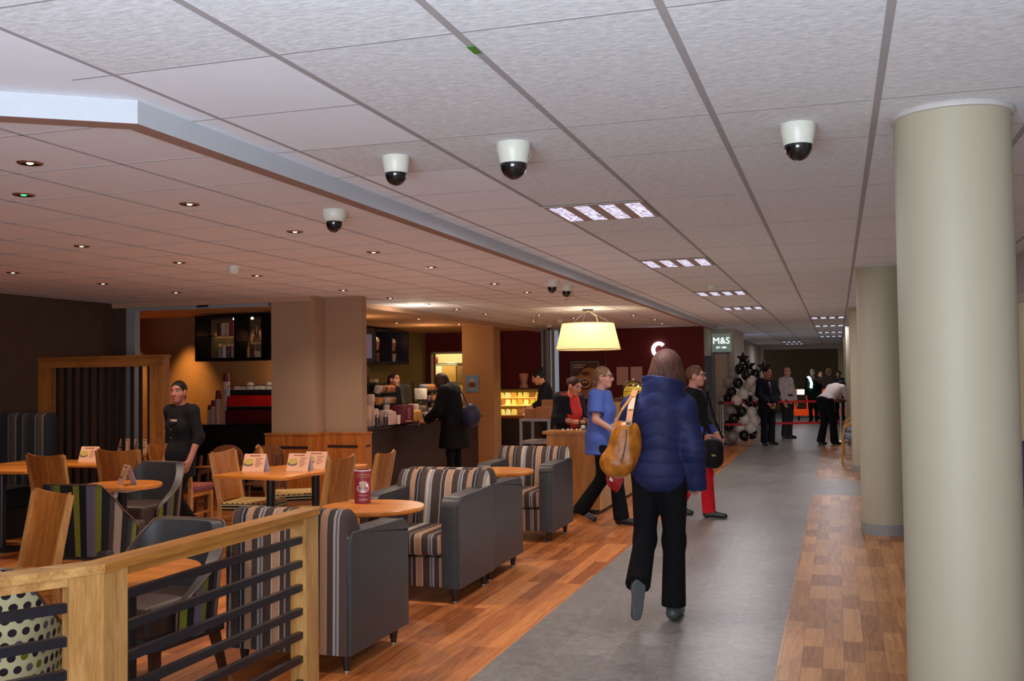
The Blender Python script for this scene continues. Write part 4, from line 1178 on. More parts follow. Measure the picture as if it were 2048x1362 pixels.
# high chairs
M_HIGH = wood('high_chair_wood', (60, 32, 16), (96, 54, 26), 'Z', 6, .45); M_HIGHL = wood('high_chair_light', (110, 62, 24), (150, 90, 40), 'Z', 6, .4)
def high_chair(label, loc, rz):
    t = thing('high_chair', label, 'high chair', loc, rz, 'wooden high chairs behind the paired tables'); t.scale = (.9, .9, .9)
    # side panels, splayed, each with a cut-out
    for s in (-1, 1):
        m = MB()
        for (y0, y1) in ((-.22, -.10), (.10, .22)):
            m.bar((s * .25, y0 * 1.15, 0), (s * .19, y0 * .75, .80), .022, .055)
        m.bar((s * .205, -.20, .60), (s * .205, .20, .60), .022, .05); m.bar((s * .235, -.21, .22), (s * .235, .21, .22), .022, .04); m.build('side_frame', M_HIGH, t)
    # arched back with a round hole
    m = MB(); out = []
    for a in np.linspace(0, PI, 17): out.append((.19 * math.cos(a), .78 + .12 * math.sin(a)))
    out = [(.19, .40)] + out + [(-.19, .40)]
    hole = [(.065 * math.cos(a), .62 + .065 * math.sin(a)) for a in np.linspace(0, 2 * PI, 21)[:-1]]
    bm = bmesh.new()
    def loop(pts): 
        vs = [bm.verts.new((p[0], 0, p[1])) for p in pts]; return [bm.edges.new((vs[i], vs[(i + 1) % len(vs)])) for i in range(len(vs))]
    e = loop(out) + loop(hole); r_ = bmesh.ops.triangle_fill(bm, edges=e, use_beauty=True)
    ex = bmesh.ops.extrude_face_region(bm, geom=bm.faces[:]); bmesh.ops.translate(bm, vec=(0, .02, 0), verts=[v for v in ex['geom'] if isinstance(v, bmesh.types.BMVert)])
    bmesh.ops.recalc_face_normals(bm, faces=bm.faces[:]); bm.verts.index_update()
    m.add([(v.co.x, v.co.y + .15, v.co.z) for v in bm.verts], [[v.index for v in f.verts] for f in bm.faces]); bm.free()
    m.build('backrest', M_HIGHL, t)
    MB().rbox(-.20, .20, -.16, .16, .45, .475, .01).build('seat', M_HIGH, t, 40)
    MB().rbox(-.23, .23, -.27, -.15, .66, .68, .008).build('tray', M_HIGHL, t, 40)
    return t
high_chair('dark wooden high chair with an arched top, left one, by the black counter', (-6.26, 9.42, 0), .25)
high_chair('dark wooden high chair with an arched top, right one, next to the oak wainscot', (-5.78, 9.48, 0), .25)

# ------------------------------------------------------------------ bench, screen, railing
M_BENCH = stripes('bench_stripes', [(2, (30, 30, 34)), (.5, (74, 68, 64)), (.3, (40, 40, 44)), (1.2, (62, 52, 46)), (.4, (92, 88, 84)), (1.5, (28, 30, 34)), (.4, (70, 70, 72)), (1.0, (50, 42, 38))], .34, 'X', .3)
t = thing('striped_bench', 'high backed dark striped bench at the left edge', 'bench', (-8.12, 8.38, 0))
MB().rbox(-.72, .50, .02, .20, .30, 1.20, .06, 4).build('backrest', M_BENCH, t, 60)
MB().rbox(-.72, .50, -.50, .06, .28, .47, .04, 3).build('seat', M_BENCH, t, 60)
MB().box(-.70, .48, -.45, .18, 0, .28).build('base', pm('bench_base', (24, 18, 16), .6), t)
M_OAKS = wood('screen_oak', (104, 60, 20), (150, 94, 36), 'Z', 5, .45); M_OAKSX = wood('screen_oak_x', (104, 60, 20), (150, 94, 36), 'X', 5, .45)
M_SLAT = pm('slat_black', (16, 14, 18), .4)
t = thing('slatted_screen', 'tall oak framed divider with vertical black slats beside the walking staff member', 'room divider', (-7.30, 8.82, 0))
MB().box(-.78, .78, -.055, .055, 1.66, 1.745).build('top_rail', M_OAKSX, t)
MB().box(-.79, .79, -.065, .065, 1.745, 1.775).build('cap', M_OAKSX, t)
for s in (-1, 1): MB().box(s * .70 - .08, s * .70 + .08, -.055, .055, 0, 1.66).build('post', M_OAKS, t)
MB().box(-.62, .62, -.05, .05, .10, .18).build('bottom_rail', M_OAKSX, t)
for k in range(12):
    x = -.575 + 1.15 * k / 11
    MB().box(x - .020, x + .020, -.006, .006, .18, 1.66).build('slat', M_SLAT, t)
# railing
M_ASH = wood('railing_ash', (150, 102, 48), (196, 150, 88), 'Z', 4, .4); M_ASHY = wood('railing_ash_y', (150, 92, 30), (196, 136, 58), 'Y', 4, .4); M_BAR = pm('railing_bar_black', (22, 22, 30), .28)
M_ASHX = wood('railing_ash_x', (150, 102, 48), (200, 154, 92), 'X', 4, .4)
zt = .875
t = thing('railing', 'ash railing with horizontal black bars in the left foreground', 'railing', (-2.42, 2.93, 0))
d2 = Vector((-.50, -.866, 0)).normalized(); n2 = Vector((d2.y, -d2.x, 0))  # left run heads toward the camera and outwards
if n2.x > 0: n2 = -n2
L1 = 1.52
def prism_post(poly, name): MB().prism(poly, 0, zt - .03).build(name, M_ASH, t)
a_ = Vector((0, 0, 0)); b_ = a_ + d2 * .115
MB().prism([(0, 0), (0, .125), (-.07, .125), (b_.x - .055, b_.y + .03), (b_.x, b_.y)], 0, zt - .03).build('post', M_ASH, t)
MB().box(-.085, 0, L1 - .12, L1, 0, zt - .03).build('post', M_ASH, t)
o_ = .006
m = MB(); ml_ = n2 * .09
Lf = 3.0
c0 = Vector((o_, 0, 0)); c1 = Vector((o_, L1 + .01, 0)); c2 = Vector((-.095, L1 + .01, 0)); c3 = Vector((-.095, .045, 0))
m.prism([(c0.x, c0.y), (c1.x, c1.y), (c2.x, c2.y), (c3.x, c3.y)], zt - .03, zt)
m.build('handrail', M_ASHY, t)
e0 = d2 * Lf; q3 = Vector((-.095, .045, 0)); q2 = q3 + d2 * (Lf - .02)
MB().prism([(o_, 0), (q3.x, q3.y), (q2.x, q2.y), (e0.x + o_, e0.y)], zt - .03, zt).build('handrail', M_ASHX, t)
MB().box(-.075, -.012, .125, L1 - .12, zt - .062, zt - .03).build('sub_rail', M_ASHY, t)
s0 = b_ - Vector((.015, -.0, 0)) * 0 + n2 * .012; s1 = e0 + n2 * .012
MB().prism([(s0.x, s0.y), (s0.x + n2.x * .05, s0.y + n2.y * .05), (s1.x + n2.x * .05, s1.y + n2.y * .05), (s1.x, s1.y)], zt - .062, zt - .03).build('sub_rail', M_ASHX, t)
for k in range(7):
    z = zt - .135 - .112 * k
    MB().box(-.046, -.018, .12, L1 - .10, z - .016, z + .016).build('bar', M_BAR, t)
    p0 = b_ - d2 * .01 + n2 * .03; p1 = e0 + n2 * .03
    MB().bar((p0.x, p0.y, z), (p1.x, p1.y, z), .028, .032).build('bar', M_BAR, t)

# ------------------------------------------------------------------ menu cards
M_CARD = pm('menu_card_peach', (232, 178, 140), .6, var=.02); M_CARDB = pm('menu_card_white', (200, 200, 214), .6)
M_INK = pm('menu_ink_red', (140, 60, 44), .6); M_INKY = pm('menu_food_yellow', (196, 172, 84), .6, var=.3, scale=120); M_INKG = pm('menu_food_brown', (120, 96, 84), .6, var=.3, scale=120)
def menu_card(label, loc, rz, w=.20, h=.145):
    t = thing('menu_card', label, 'menu', loc, rz, 'folded menu cards on the cafe tables')
    d = .055; tilt = math.atan2(d, h); Lh = math.hypot(d, h)
    f = Matrix.Translation((0, -d, 0)) @ Matrix.Rotation(-tilt, 4, 'X')
    MB().box(-w / 2, w / 2, -.0015, .0, 0, Lh, 0, f).build('front_panel', M_CARD, t)
    b = Matrix.Translation((0, d, 0)) @ Matrix.Rotation(tilt, 4, 'X')
    MB().box(-w / 2, w / 2, 0, .0015, 0, Lh, 0, b).build('back_panel', M_CARDB, t)
    p = MB(); y = -.0025
    def blk(x0, x1, z0, z1, m): p.quad((x0, y, z0), (x1, y, z0), (x1, y, z1), (x0, y, z1), m, f)
    k = w / .20
    for i, (x0, x1) in enumerate(((-.05, -.03), (-.027, -.012), (-.008, .02), (.024, .05))): blk(x0 * k, x1 * k, Lh * .86, Lh * .92, 0)
    el = [(-.05 * k + .042 * k * math.cos(a), y, Lh * .56 + .026 * math.sin(a)) for a in np.linspace(0, 2 * PI, 18)[:-1]]; p.add(el, [tuple(range(17))], 1, f)
    el = [(-.052 * k + .046 * k * math.cos(a), y + .0004, Lh * .42 + .02 * math.sin(a)) for a in np.linspace(0, 2 * PI, 18)[:-1]]; p.add(el, [tuple(range(17))], 2, f)
    for i in range(6): blk(.012 * k, (.075 - .012 * (i % 3)) * k, Lh * (.72 - .085 * i), Lh * (.745 - .085 * i), 0)
    p.build('print', [M_INK, M_INKY, M_INKG], t)
menu_card('peach menu card standing on the near paired table, left one', (-4.66, 7.50, .74), .06)
menu_card('peach menu card standing on the near paired table, front one of the right two', (-4.30, 7.60, .74), .02)
menu_card('peach menu card half hidden behind the right one on the paired tables', (-4.26, 7.82, .74), .02)
menu_card('peach menu card on the long table before the slatted screen', (-6.86, 8.12, .74), .05)
menu_card('peach menu card seen through the slats, left of the rear two', (-7.36, 9.30, .74), .05)
menu_card('peach menu card seen through the slats, right of the rear two', (-7.08, 9.26, .74), .05)
menu_card('peach menu card turned sideways on the small round table', (-5.33, 6.72, .695), -.55, .13, .155)
# rolled menu
def on_cyl(r, pts): return [(r * math.sin(u / r), -r * math.cos(u / r), z) for u, z in pts]
t = thing('menu_cylinder', 'dark red cylinder menu with a coffee cup picture on the near round table', 'menu', (-2.96, 6.04, .695), .52)
R_ = .053
MB().lathe([(R_, 0), (R_, .215)], 32, closed=False).lathe([(R_ - .002, .215), (R_ - .002, 0)], 32, closed=False).build('roll', pm('menu_magenta', (140, 42, 52), .5, var=.03), t, 60)
MB().lathe([(R_ + .0006, .209), (R_ + .0006, .2155), (R_ - .0025, .2155)], 32, closed=False).build('rim', pm('menu_paper', (226, 208, 206), .6), t, 60)
p = MB(); pt = MB(); r1, r2 = R_ + .0008, R_ + .0016
def disc(cx, cz, a, b, r, m, n=22):
    pts = on_cyl(r, [(cx + a * math.cos(q), cz + b * math.sin(q)) for q in np.linspace(0, 2 * PI, n + 1)[:-1]])
    c = on_cyl(r, [(cx, cz)])[0]; p.add(pts + [c], [(i, (i + 1) % n, n) for i in range(n)], m)
disc(0, .098, .044, .026, r1, 0); disc(0, .104, .038, .02, r1 + .0004, 1)
p.add(on_cyl(r2, [(-.024, .135), (-.018, .10), (.018, .10), (.024, .135)]), [(0, 1, 2, 3)], 2); disc(0, .135, .026, .010, r2 + .0004, 0); disc(0, .135, .022, .007, r2 + .0008, 2)
disc(.028, .118, .010, .013, r1 + .0006, 0)
for (txt, sz, z, m) in (('OUR PERFECTED', .0135, .187, 3), ('HOT CHOCOLATE', .0115, .173, 3), ('MADE BY HAND', .0085, .054, 0), ('COSTA', .018, .026, 0)):
    vs, fs = text_mesh(txt, sz); pt.add(on_cyl(r1 + .0005, [(v[0], v[1] + z) for v in vs]), fs, 1 if m else 0)
pt.build('lettering', [pm('print_white', (228, 214, 212), .5), pm('print_gold', (196, 156, 90), .5)], t)
p.build('cup_picture', [pm('print_white', (228, 214, 212), .5), pm('print_grey', (176, 168, 170), .5), pm('print_latte', (198, 160, 110), .5), pm('print_gold', (196, 156, 90), .5)], t)
# ------------------------------------------------------------------ coffee counter and what stands on it
M_CNT = wood('counter_dark', (30, 18, 14), (44, 27, 20), 'Z', 4, .45); M_CTOP = pm('counter_top_black', (22, 20, 22), .12, var=.1, spec=.7)
M_WHITE = pm('cup_white', (226, 210, 186), .35); M_STEEL = pm('steel', (176, 172, 168), .25, metal=.9, var=.05); M_RED = pm('costa_red', (132, 18, 22), .4); M_DKRED = pm('dark_red_panel', (80, 10, 14), .35)
M_BLACK = pm('black_plastic', (18, 18, 20), .5); M_CHROME = pm('chrome', (200, 200, 205), .12, metal=1.0, var=.02)
def boxthing(name, label, cat, b, mat, group=None, part=None):
    o = MB().rbox(*b, .006).build(name, mat, None, 40); return tag(o, label, cat, group)
CT = .90
t = thing('front_counter', 'dark wood panelled coffee counter with a black top behind the armchairs', 'counter', (-5.9, 13.75, 0))
MB().box(-.24, .24, -2.25, 2.10, 0, CT - .04).build('cabinet', M_CNT, t)
MB().rbox(-.32, .31, -2.33, 2.15, CT - .04, CT, .008).build('worktop', M_CTOP, t, 40)
t = thing('side_counter', 'black counter under the red coffee machine, left of the square pillar', 'counter', (-7.5, 12.5, 0))
MB().box(-1.2, 1.1, -.30, .40, 0, CT - .04).box(-1.2, 1.1, -.31, -.30, CT - .22, CT - .21).build('cabinet', pm('counter_black', (22, 20, 22), .45, var=.15), t)
MB().rbox(-1.2, 1.15, -.34, .44, CT - .04, CT, .006).build('worktop', M_CTOP, t, 40)
MB().box(-1.2, 1.1, -.306, -.298, CT - .20, CT - .195).build('trim_line', pm('counter_line', (60, 54, 54), .3), t)
t = thing('back_counter', 'counter along the olive wall behind the baristas', 'counter', (-8.27, 16.5, 0))
MB().box(-.3, .28, -2.7, 2.7, 0, CT - .04).build('cabinet', M_CNT, t); MB().box(-.3, .32, -2.7, 2.7, CT - .04, CT).build('worktop', M_CTOP, t)
# coffee machine on the side counter
t = thing('coffee_machine', 'red and black coffee machine, left of the square pillar', 'coffee machine', (-7.38, 12.42, CT))
MB().prism([(-.30, 0), (.30, 0), (.30, .42), (-.24, .42), (-.26, .30)], -.62, .75, 'X').build('body', pm('machine_dark', (36, 24, 24), .35), t)
MB().prism([(-.31, .02), (-.31, .20), (-.30, .20), (-.30, .02)], -.62, .75, 'X').build('lower_panel', M_DKRED, t)
MB().prism([(-.315, .255), (-.285, .40), (-.27, .40), (-.30, .255)], -.60, .75, 'X').build('upper_panel', pm('machine_red', (196, 24, 16), .3), t)
MB().box(-.62, .75, -.318, -.30, .243, .253).build('trim_strip', M_STEEL, t)
MB().box(-.63, .76, -.29, .31, .42, .475).build('cup_tray', M_BLACK, t)
g = MB()
for k in range(14): g.box(-.60 + .1 * k, -.595 + .1 * k, -.305, -.298, .205, .245)
g.build('vent', M_BLACK, t)
g = MB(); g.tube([(-.6, -.27, .475), (-.6, -.27, .53), (.74, -.27, .53)], .006, 6); g.build('cup_rail', M_STEEL, t, 60)
tag(MB().box(-.03, .03, -.003, .003, -.05, .05).build('tag_card', pm('tag_white', (214, 212, 216), .6), None, None, (-7.965, 12.126, CT + .44)), 'small white tag hanging at the left end of the red coffee machine', 'tag')
def cup(name, label, loc, r=.045, h=.06, mat=None, group=None, flip=False):
    pr = [(r * .62, 0), (r * .9, h * .45), (r, h), (r * .94, h), (r * .84, h * .5), (r * .3, h * .08)]
    if flip: pr = [(r, 0), (r * .92, h * .5), (r * .6, h * .95), (r * .5, h), (.001, h)]
    o = MB().lathe(pr, 18, closed=False).build(name, mat or M_WHITE, None, 60, loc); return tag(o, label, 'cup', group)
rr = random.Random(5)
for k in range(8):
    x = -7.90 + .10 * k
    cup('coffee_cup', 'upturned white cup in the front row on top of the red coffee machine', (x, 12.25 + .02 * (k % 2), CT + .475), .062 if k in (2, 5) else .05, .105 if k in (2, 5) else .06, None, 'upturned cups on the red coffee machine', True)
for k in range(5):
    o = MB().lathe([(.03, 0), (.034, .05), (.04, .13), (.038, .13), (.03, .02)], 16, closed=False).build('latte_glass', glass('clear_glass'), None, 60, (-7.31 + .075 * (k % 3), 12.3 + .08 * (k // 3), CT + .475))
    tag(o, 'clear latte glass standing on the red coffee machine beside the pillar', 'glass', 'latte glasses on the red coffee machine')
for k in range(4):
    cup('coffee_cup', 'white cup stacked behind the glasses on the red coffee machine', (-7.16 + .1 * k, 12.46, CT + .475), .05, .10, None, 'white cups behind the glasses')
# stacks of paper cups (each stack ringed by rims)
M_PC = stripes('paper_cup_rims', [(3, (150, 104, 96)), (1, (206, 176, 160))], .022, 'Z', 0)
def cup_stack(label, x, y, h, r, capn):
    t = thing('paper_cup_stack', label, 'paper cups', (x, y, CT), 0, None)
    pr = []
    n = int(h / .014)
    for i in range(n): pr += [(r, i * .014), (r, i * .014 + .004), (r * .95, i * .014 + .005), (r * .95, i * .014 + .013)]
    MB().lathe(pr, 20).build('rims', pm('paper_cup_white', (214, 188, 172), .6), t, 30)
    z = n * .014
    MB().lathe([(r * .97, z), (r * .72, z + capn), (r * .70, z + capn), (r * .66, z + capn - .006), (.001, z + capn - .006)], 20, closed=False).build('top_cup', pm('paper_cup_red', (116, 30, 34), .5), t, 50)
    return t
cup_stack('shortest stack of red paper cups, leftmost beside the staff member', -8.36, 12.28, .20, .034, .07)
cup_stack('second stack of red paper cups from the left on the black counter', -8.28, 12.25, .26, .040, .08)
cup_stack('third stack of red paper cups from the left, with fine rims', -8.18, 12.22, .36, .046, .12)
cup_stack('fourth stack of red paper cups, just in front of the tallest', -8.10, 12.36, .40, .044, .10)
cup_stack('tallest stack of red paper cups, next to the red coffee machine', -8.065, 12.24, .60, .050, .12)
# wall cabinets
M_CAB = pm('cabinet_black', (20, 16, 16), .3, var=.15); M_CABI = pm('cabinet_inside', (104, 74, 48), .6); M_CABN = pm('cabinet_navy', (30, 32, 52), .4); M_SHG = glass('shelf_glass', (190, 210, 200), .3)
t = thing('wall_cabinet', 'black wall cabinet with glass shelves above the red coffee machine', 'cabinet', (-7.85, 12.85, 0))
xa, xb, z0, z1 = -1.15, 1.4, 1.79, 2.46
MB().box(xa, xb, .36, .40, z0, z1).build('back_panel', M_CABI, t)
g = MB().box(xa, xb, 0, .36, z1 - .04, z1).box(xa, xb, 0, .36, z0, z0 + .045).box(xa, xa + .03, 0, .36, z0, z1)
for x in (-.47, -.02, .6): g.box(x - .02, x + .02, .0, .36, z0, z1)
g.build('carcass', M_CAB, t)
MB().box(-1.12, -.49, .02, .35, 2.155, 2.163).build('shelf', M_SHG, t); MB().box(-.45, -.04, .02, .35, 2.06, 2.068).build('shelf', M_SHG, t)
MB().box(-.66, -.49, .33, .36, z0, 2.15).build('dark_panel', M_CAB, t); MB().box(-.24, -.04, .33, .36, z0, z1 - .05).build('dark_panel', M_CAB, t)
for x in (-.56, -.26): MB().ell((x, .12, z1 - .055), (.022, .022, .014), 10, 6).build('spotlight', glow('cab_spot', (255, 226, 180), 5), t, 180)
def jar(label, loc, r, h, c, lid=None, group='jars in the black wall cabinet', sq=False):
    t = thing('jar', label, 'jar', loc, 0, group)
    m = pm('jar_%02x%02x%02x' % c, c, .4, var=.3, scale=70)
    if sq: MB().rbox(-r, r, -r, r, 0, h, .008).build('body', m, t, 40)
    else: MB().lathe([(r * .9, 0), (r, .01), (r, h * .85), (r * .8, h)], 16).build('body', m, t, 50)
    if lid: MB().lathe([(r * .95, h), (r * 1.0, h + .012), (r * .7, h + .035), (.002, h + .045)], 16, closed=False).build('lid', pm('lid_%02x%02x%02x' % lid, lid, .4), t, 50)
cy_ = 12.98
for i, (x, c) in enumerate(((-.815, (90, 54, 54)), (-.745, (226, 194, 170)), (-.675, (216, 178, 150)), (-.605, (170, 54, 50)), (-.535, (206, 200, 186)))):
    jar(ORD[i] + ' packet from the left on the upper shelf of the left wall cabinet', (-7.85 + x, cy_, 2.164), .032, .19, c, None, 'packets on the upper cabinet shelf', True)
for i, (x, c) in enumerate(((-.81, (148, 124, 106)), (-.735, (216, 202, 186)), (-.665, (106, 56, 52)), (-.595, (160, 132, 110)), (-.53, (150, 126, 106)))):
    jar(ORD[i] + ' lidded jar from the left at the bottom of the left wall cabinet', (-7.85 + x, cy_, 1.836), .034, .17, c, (236, 196, 128), 'lidded jars at the cabinet bottom')
tt = thing('glass_carafe', 'hourglass shaped glass coffee maker on the cabinet shelf', 'coffee maker', (-7.85 - .19, cy_, 2.069))
MB().lathe([(.05, 0), (.056, .03), (.035, .10), (.028, .13), (.055, .24)], 16, closed=False).build('body', pm('carafe_amber', (150, 110, 70), .15, var=.3), tt, 60)
MB().ell((0, -.03, .12), (.036, .02, .022)).build('collar', M_CHROME, tt, 60)
for i, (x, h, r, c) in enumerate(((-.33, .24, .024, (196, 158, 70)), (-.275, .19, .03, (116, 38, 32)), (-.21, .18, .03, (140, 126, 120)), (-.06, .18, .022, (124, 50, 40)))):
    tt = thing('bottle', ORD[i] + ' bottle from the left at the bottom of the right cabinet bay', 'bottle', (-7.85 + x, cy_, 1.836), 0, 'bottles in the right cabinet bay')
    MB().lathe([(r, 0), (r, h * .5), (r * .4, h * .72), (r * .36, h)], 14).build('body', pm('bottle_%02x' % c[0], c, .25, var=.2), tt, 50)
tag(MB().rbox(-.05, .05, -.04, .04, 0, .09, .006).build('sugar_box', pm('box_cream', (206, 184, 150), .6), None, 40, (-7.85 - .13, cy_ - .05, 1.836)), 'small cream box between bottles in the left wall cabinet', 'box')
tag(MB().box(-.30, .16, -.015, .015, -.006, .012).build('strip_light', glow('strip_glow', (255, 214, 150), 1.2), None, None, (-7.35, 13.336, 1.70)), 'thin strip light on the wall under the left cabinet', 'light')
t = thing('wall_cabinet', 'dark blue wall cabinet along the olive wall above the baristas', 'cabinet', (-8.6, 16.3, 0))
g = MB().box(0, .45, -2.0, 2.45, 2.40, 2.44).box(0, .45, -2.0, 2.45, 1.78, 1.83)
for y in (-2.0, -.95, .9, 1.62, 2.40): g.box(0, .45, y, y + .05, 1.78, 2.44)
g.build('carcass', M_CABN, t); MB().box(.0, .03, -2.0, 2.45, 1.8, 2.42).build('back_panel', M_CABI, t)
dr = MB().box(.42, .45, -.90, .90, 1.83, 2.40).build('door', M_CABN, t)
MB().box(.45, .46, .30, .74, 1.88, 2.32).build('screen', pm('screen_lilac', (104, 100, 130), .4, emit=.25, ecol=(120, 112, 140)), t)
for i, y in enumerate((17.55, 18.3)):
    tt = thing('drink_display', ('left', 'right')[i] + ' iced drink model in the open bay of the blue wall cabinet', 'display', (-8.3, y, 1.832), 0, 'iced drink models in the blue cabinet')
    MB().lathe([(.06, 0), (.075, .16)], 14).build('stand', pm('disp_%d' % i, ((90, 40, 40), (150, 146, 150))[i], .5, var=.3, scale=60), tt, 50)
    MB().lathe([(.05, .21), (.075, .36), (.07, .37)], 14).build('cup', pm('disp_cup', (150, 90, 60), .4, var=.3), tt, 50); MB().ell((0, 0, .40), (.07, .07, .06), 14, 8).build('cream', M_WHITE, tt, 180)
for i, (y, c) in enumerate(((14.7, (196, 160, 120)), (14.9, (150, 110, 80)), (15.1, (180, 150, 110)))):
    jar(ORD[i] + ' jar from the left in the left bay of the blue wall cabinet', (-8.35, y, 1.832), .07, .2, c, (220, 190, 140), 'jars in the blue cabinet')
# second machine, cups behind the barista
t = thing('coffee_machine', 'second red coffee machine behind the smiling barista', 'coffee machine', (-8.25, 16.9, CT))
MB().rbox(-.25, .30, -1.2, .25, 0, .48, .02).build('body', pm('machine_steel_dark', (70, 50, 46), .3), t, 40); MB().rbox(.30, .32, -1.2, .25, .35, .49, .006).build('red_panel', M_RED, t, 40)
for k in range(8): cup('coffee_cup', 'white cup on top of the second coffee machine', (-8.12 + .06 * (k % 2), 15.95 + .15 * k, CT + .48), .06, .12, None, 'cups on the second coffee machine', k % 2 == 0)
t = thing('steel_grinder', 'rounded steel appliance behind the smiling barista', 'appliance', (-8.05, 17.75, 0))
MB().rbox(-.3, .25, -.25, .3, CT - .3, CT + .52, .10, 4).build('body', pm('grinder_blue_steel', (118, 132, 150), .3, metal=.5), t, 60)
# things on the front counter
fx = -5.72
for i, (y, h) in enumerate(((11.85, .24), (11.98, .20))):
    o = MB().lathe([(.06, 0), (.062, h), (.05, h + .02)], 18).build('cup_sleeve_stack', pm('stack_cream', (214, 176, 148), .6), None, 50, (fx - .02 + .04 * i, y, CT)); tag(o, ('left', 'right')[i] + ' stack of white takeaway cups beside the square pillar', 'cups', 'takeaway cups beside the pillar')
for i, y in enumerate((11.80, 12.05)):
    t = thing('shaker', ('left', 'right')[i] + ' steel topped shaker at the pillar end of the front counter', 'shaker', (fx + .15, y, CT), 0, 'shakers on the front counter')
    MB().lathe([(.03, 0), (.03, .11)], 16).build('body', pm('shaker_dark', (60, 50, 48), .2), t, 50); MB().lathe([(.031, .11), (.028, .14), (.01, .15)], 16).build('top', M_CHROME, t, 50)
t = thing('napkin_basket', 'white box of napkins and wrapped sweets on the front counter', 'box', (fx + .08, 12.22, CT))
MB().rbox(-.09, .09, -.12, .12, 0, .17, .008).build('box', pm('box_pinkwhite', (206, 170, 156), .6, var=.25, scale=50), t, 40)
MB().rbox(-.06, .06, -.09, .09, .17, .19, .01).build('napkins', M_WHITE, t, 40)
t = thing('lid_tower', 'stack of white plastic lids behind the shakers', 'lids', (fx - .14, 12.15, CT))
MB().lathe([(.075, 0), (.075, .30), (.085, .30), (.085, .38), (.07, .40)], 18).build('lids', pm('lid_white', (210, 176, 150), .5), t, 40)
t = thing('promo_box', 'dark red promotion box with white print on the front counter', 'box', (fx + .08, 12.72, CT))
MB().rbox(-.09, .10, -.18, .18, 0, .24, .005).build('box', pm('promo_red', (108, 22, 34), .5), t, 40)
p = MB()
for r_ in range(6):
    for c_ in range(2): p.box(.1005, .102, -.02 + c_ * .05, .01 + c_ * .05, .06 + .026 * r_, .072 + .026 * r_)
p.box(.1005, .102, -.10, .10, .02, .034); p.build('print', pm('promo_print', (196, 166, 166), .6), t)
for i, (dx, y, r, h) in enumerate(((.16, 12.42, .035, .12), (.0, 12.40, .045, .26), (.12, 12.95, .04, .10), (-.02, 13.0, .045, .22), (.16, 13.40, .035, .09), (.12, 13.52, .04, .12), (.17, 13.75, .045, .10), (.05, 13.82, .04, .17))):
    o = MB().lathe([(r * .8, 0), (r, h), (r * .9, h), (r * .7, h * .3)], 16, closed=False).build('white_pot', pm('pot_%d' % (i % 3), ((226, 204, 184), (206, 176, 156), (232, 214, 200))[i % 3], .4), None, 60, (fx + dx, y, CT)); tag(o, ORD[i] + ' white cup or pot along the front counter, counted from the pillar', 'cup', 'white cups and pots on the front counter')
# snack racks
cols_ = [(176, 96, 46), (206, 136, 70), (120, 60, 40), (196, 176, 160), (160, 110, 60), (110, 116, 130)]
def snack_rack(label, x, y, rows, L, seed, z=CT, lift=.24):
    t = thing('snack_rack', label, 'rack', (x, y, z))
    g = MB()
    for k in range(rows): 
        zz = lift + .15 * k; g.box(-.10, .10, -L / 2, L / 2, zz, zz + .012); g.box(.09, .10, -L / 2, L / 2, zz, zz + .03)
    for yy in (-L / 2, L / 2): g.box(-.1, -.08, yy - .008, yy + .008, 0, lift + .15 * rows)
    g.build('frame', M_BLACK, t)
    r_ = random.Random(seed)
    for k in range(rows):
        n = int(L / .085)
        for i in range(n):
            c = cols_[r_.randrange(len(cols_))]; yy = -L / 2 + L * (i + .5) / n
            o = MB().rbox(-.05, .05, -.036, .036, 0, .11, .02, 2).build('snack_packet', pm('packet_%02x%02x' % (c[0], c[1]), c, .45, var=.3, scale=60), None, 60, (x + .02, y + yy, z + lift + .0125 + .15 * k))
            o.rotation_euler = (0, .25, r_.uniform(-.3, .3)); tag(o, 'snack packet in ' + label, 'snack', 'packets in ' + label)
snack_rack('the black snack rack before the smiling barista', fx - .12, 12.55, 2, .52, 1)
snack_rack('the black snack rack left of the customer in the black coat', fx - .12, 14.1, 2, .6, 2)
snack_rack('the low snack tray at the right end of the front counter', fx, 15.5, 1, .6, 3, CT, .02)
for i, (y, z) in enumerate(((13.02, 0), (13.12, 0), (13.22, 0))):
    o = MB().rbox(-.05, .05, -.04, .04, 0, .16, .03, 3).build('crisp_bag', pm('crisps_gold', (206, 150, 60), .4, var=.3, scale=50), None, 60, (fx + .1, y, CT)); tag(o, 'golden snack bag leaning on the front counter, beside the red box', 'snack', 'golden snack bags beside the red box')
o = MB().lathe([(.07, 0), (.08, .22), (.07, .24)], 18).build('straw_tub', pm('tub_white', (206, 180, 166), .5), None, 50, (fx - .02, 13.35, CT)); tag(o, 'slanted white tub on the front counter near the payment point', 'tub')
t = thing('cake_stand', 'white covered cake stand on the front counter at the elbow of the customer', 'cake stand', (fx - .02, 13.62, CT))
MB().lathe([(.09, 0), (.09, .02), (.03, .04), (.03, .08), (.12, .10), (.12, .115)], 24).build('stand', M_WHITE, t, 50); MB().lathe([(.09, .30), (.095, .44), (.08, .455)], 20).build('cup_stack', M_WHITE, t, 50); MB().lathe([(.11, .115), (.11, .25), (.05, .30), (.01, .31)], 24, closed=False).build('cover', glass('clear_glass'), t, 60)
MB().lathe([(.08, .116), (.08, .19), (.05, .21)], 18).build('cake', pm('cake_pink', (206, 150, 130), .6, var=.3, scale=40), t, 50)
t = thing('till', 'grey and white till on the front counter beside the customer', 'till', (fx - .1, 14.75, CT)); MB().rbox(-.12, .12, -.15, .15, 0, .10, .02).build('base', M_BLACK, t, 40); MB().rbox(-.1, .1, -.14, .14, .19, .30, .01).build('display', pm('till_white', (190, 176, 170), .4), t, 40); MB().cyl((0, 0, .1), .02, .09).build('stem', M_BLACK, t, 60)
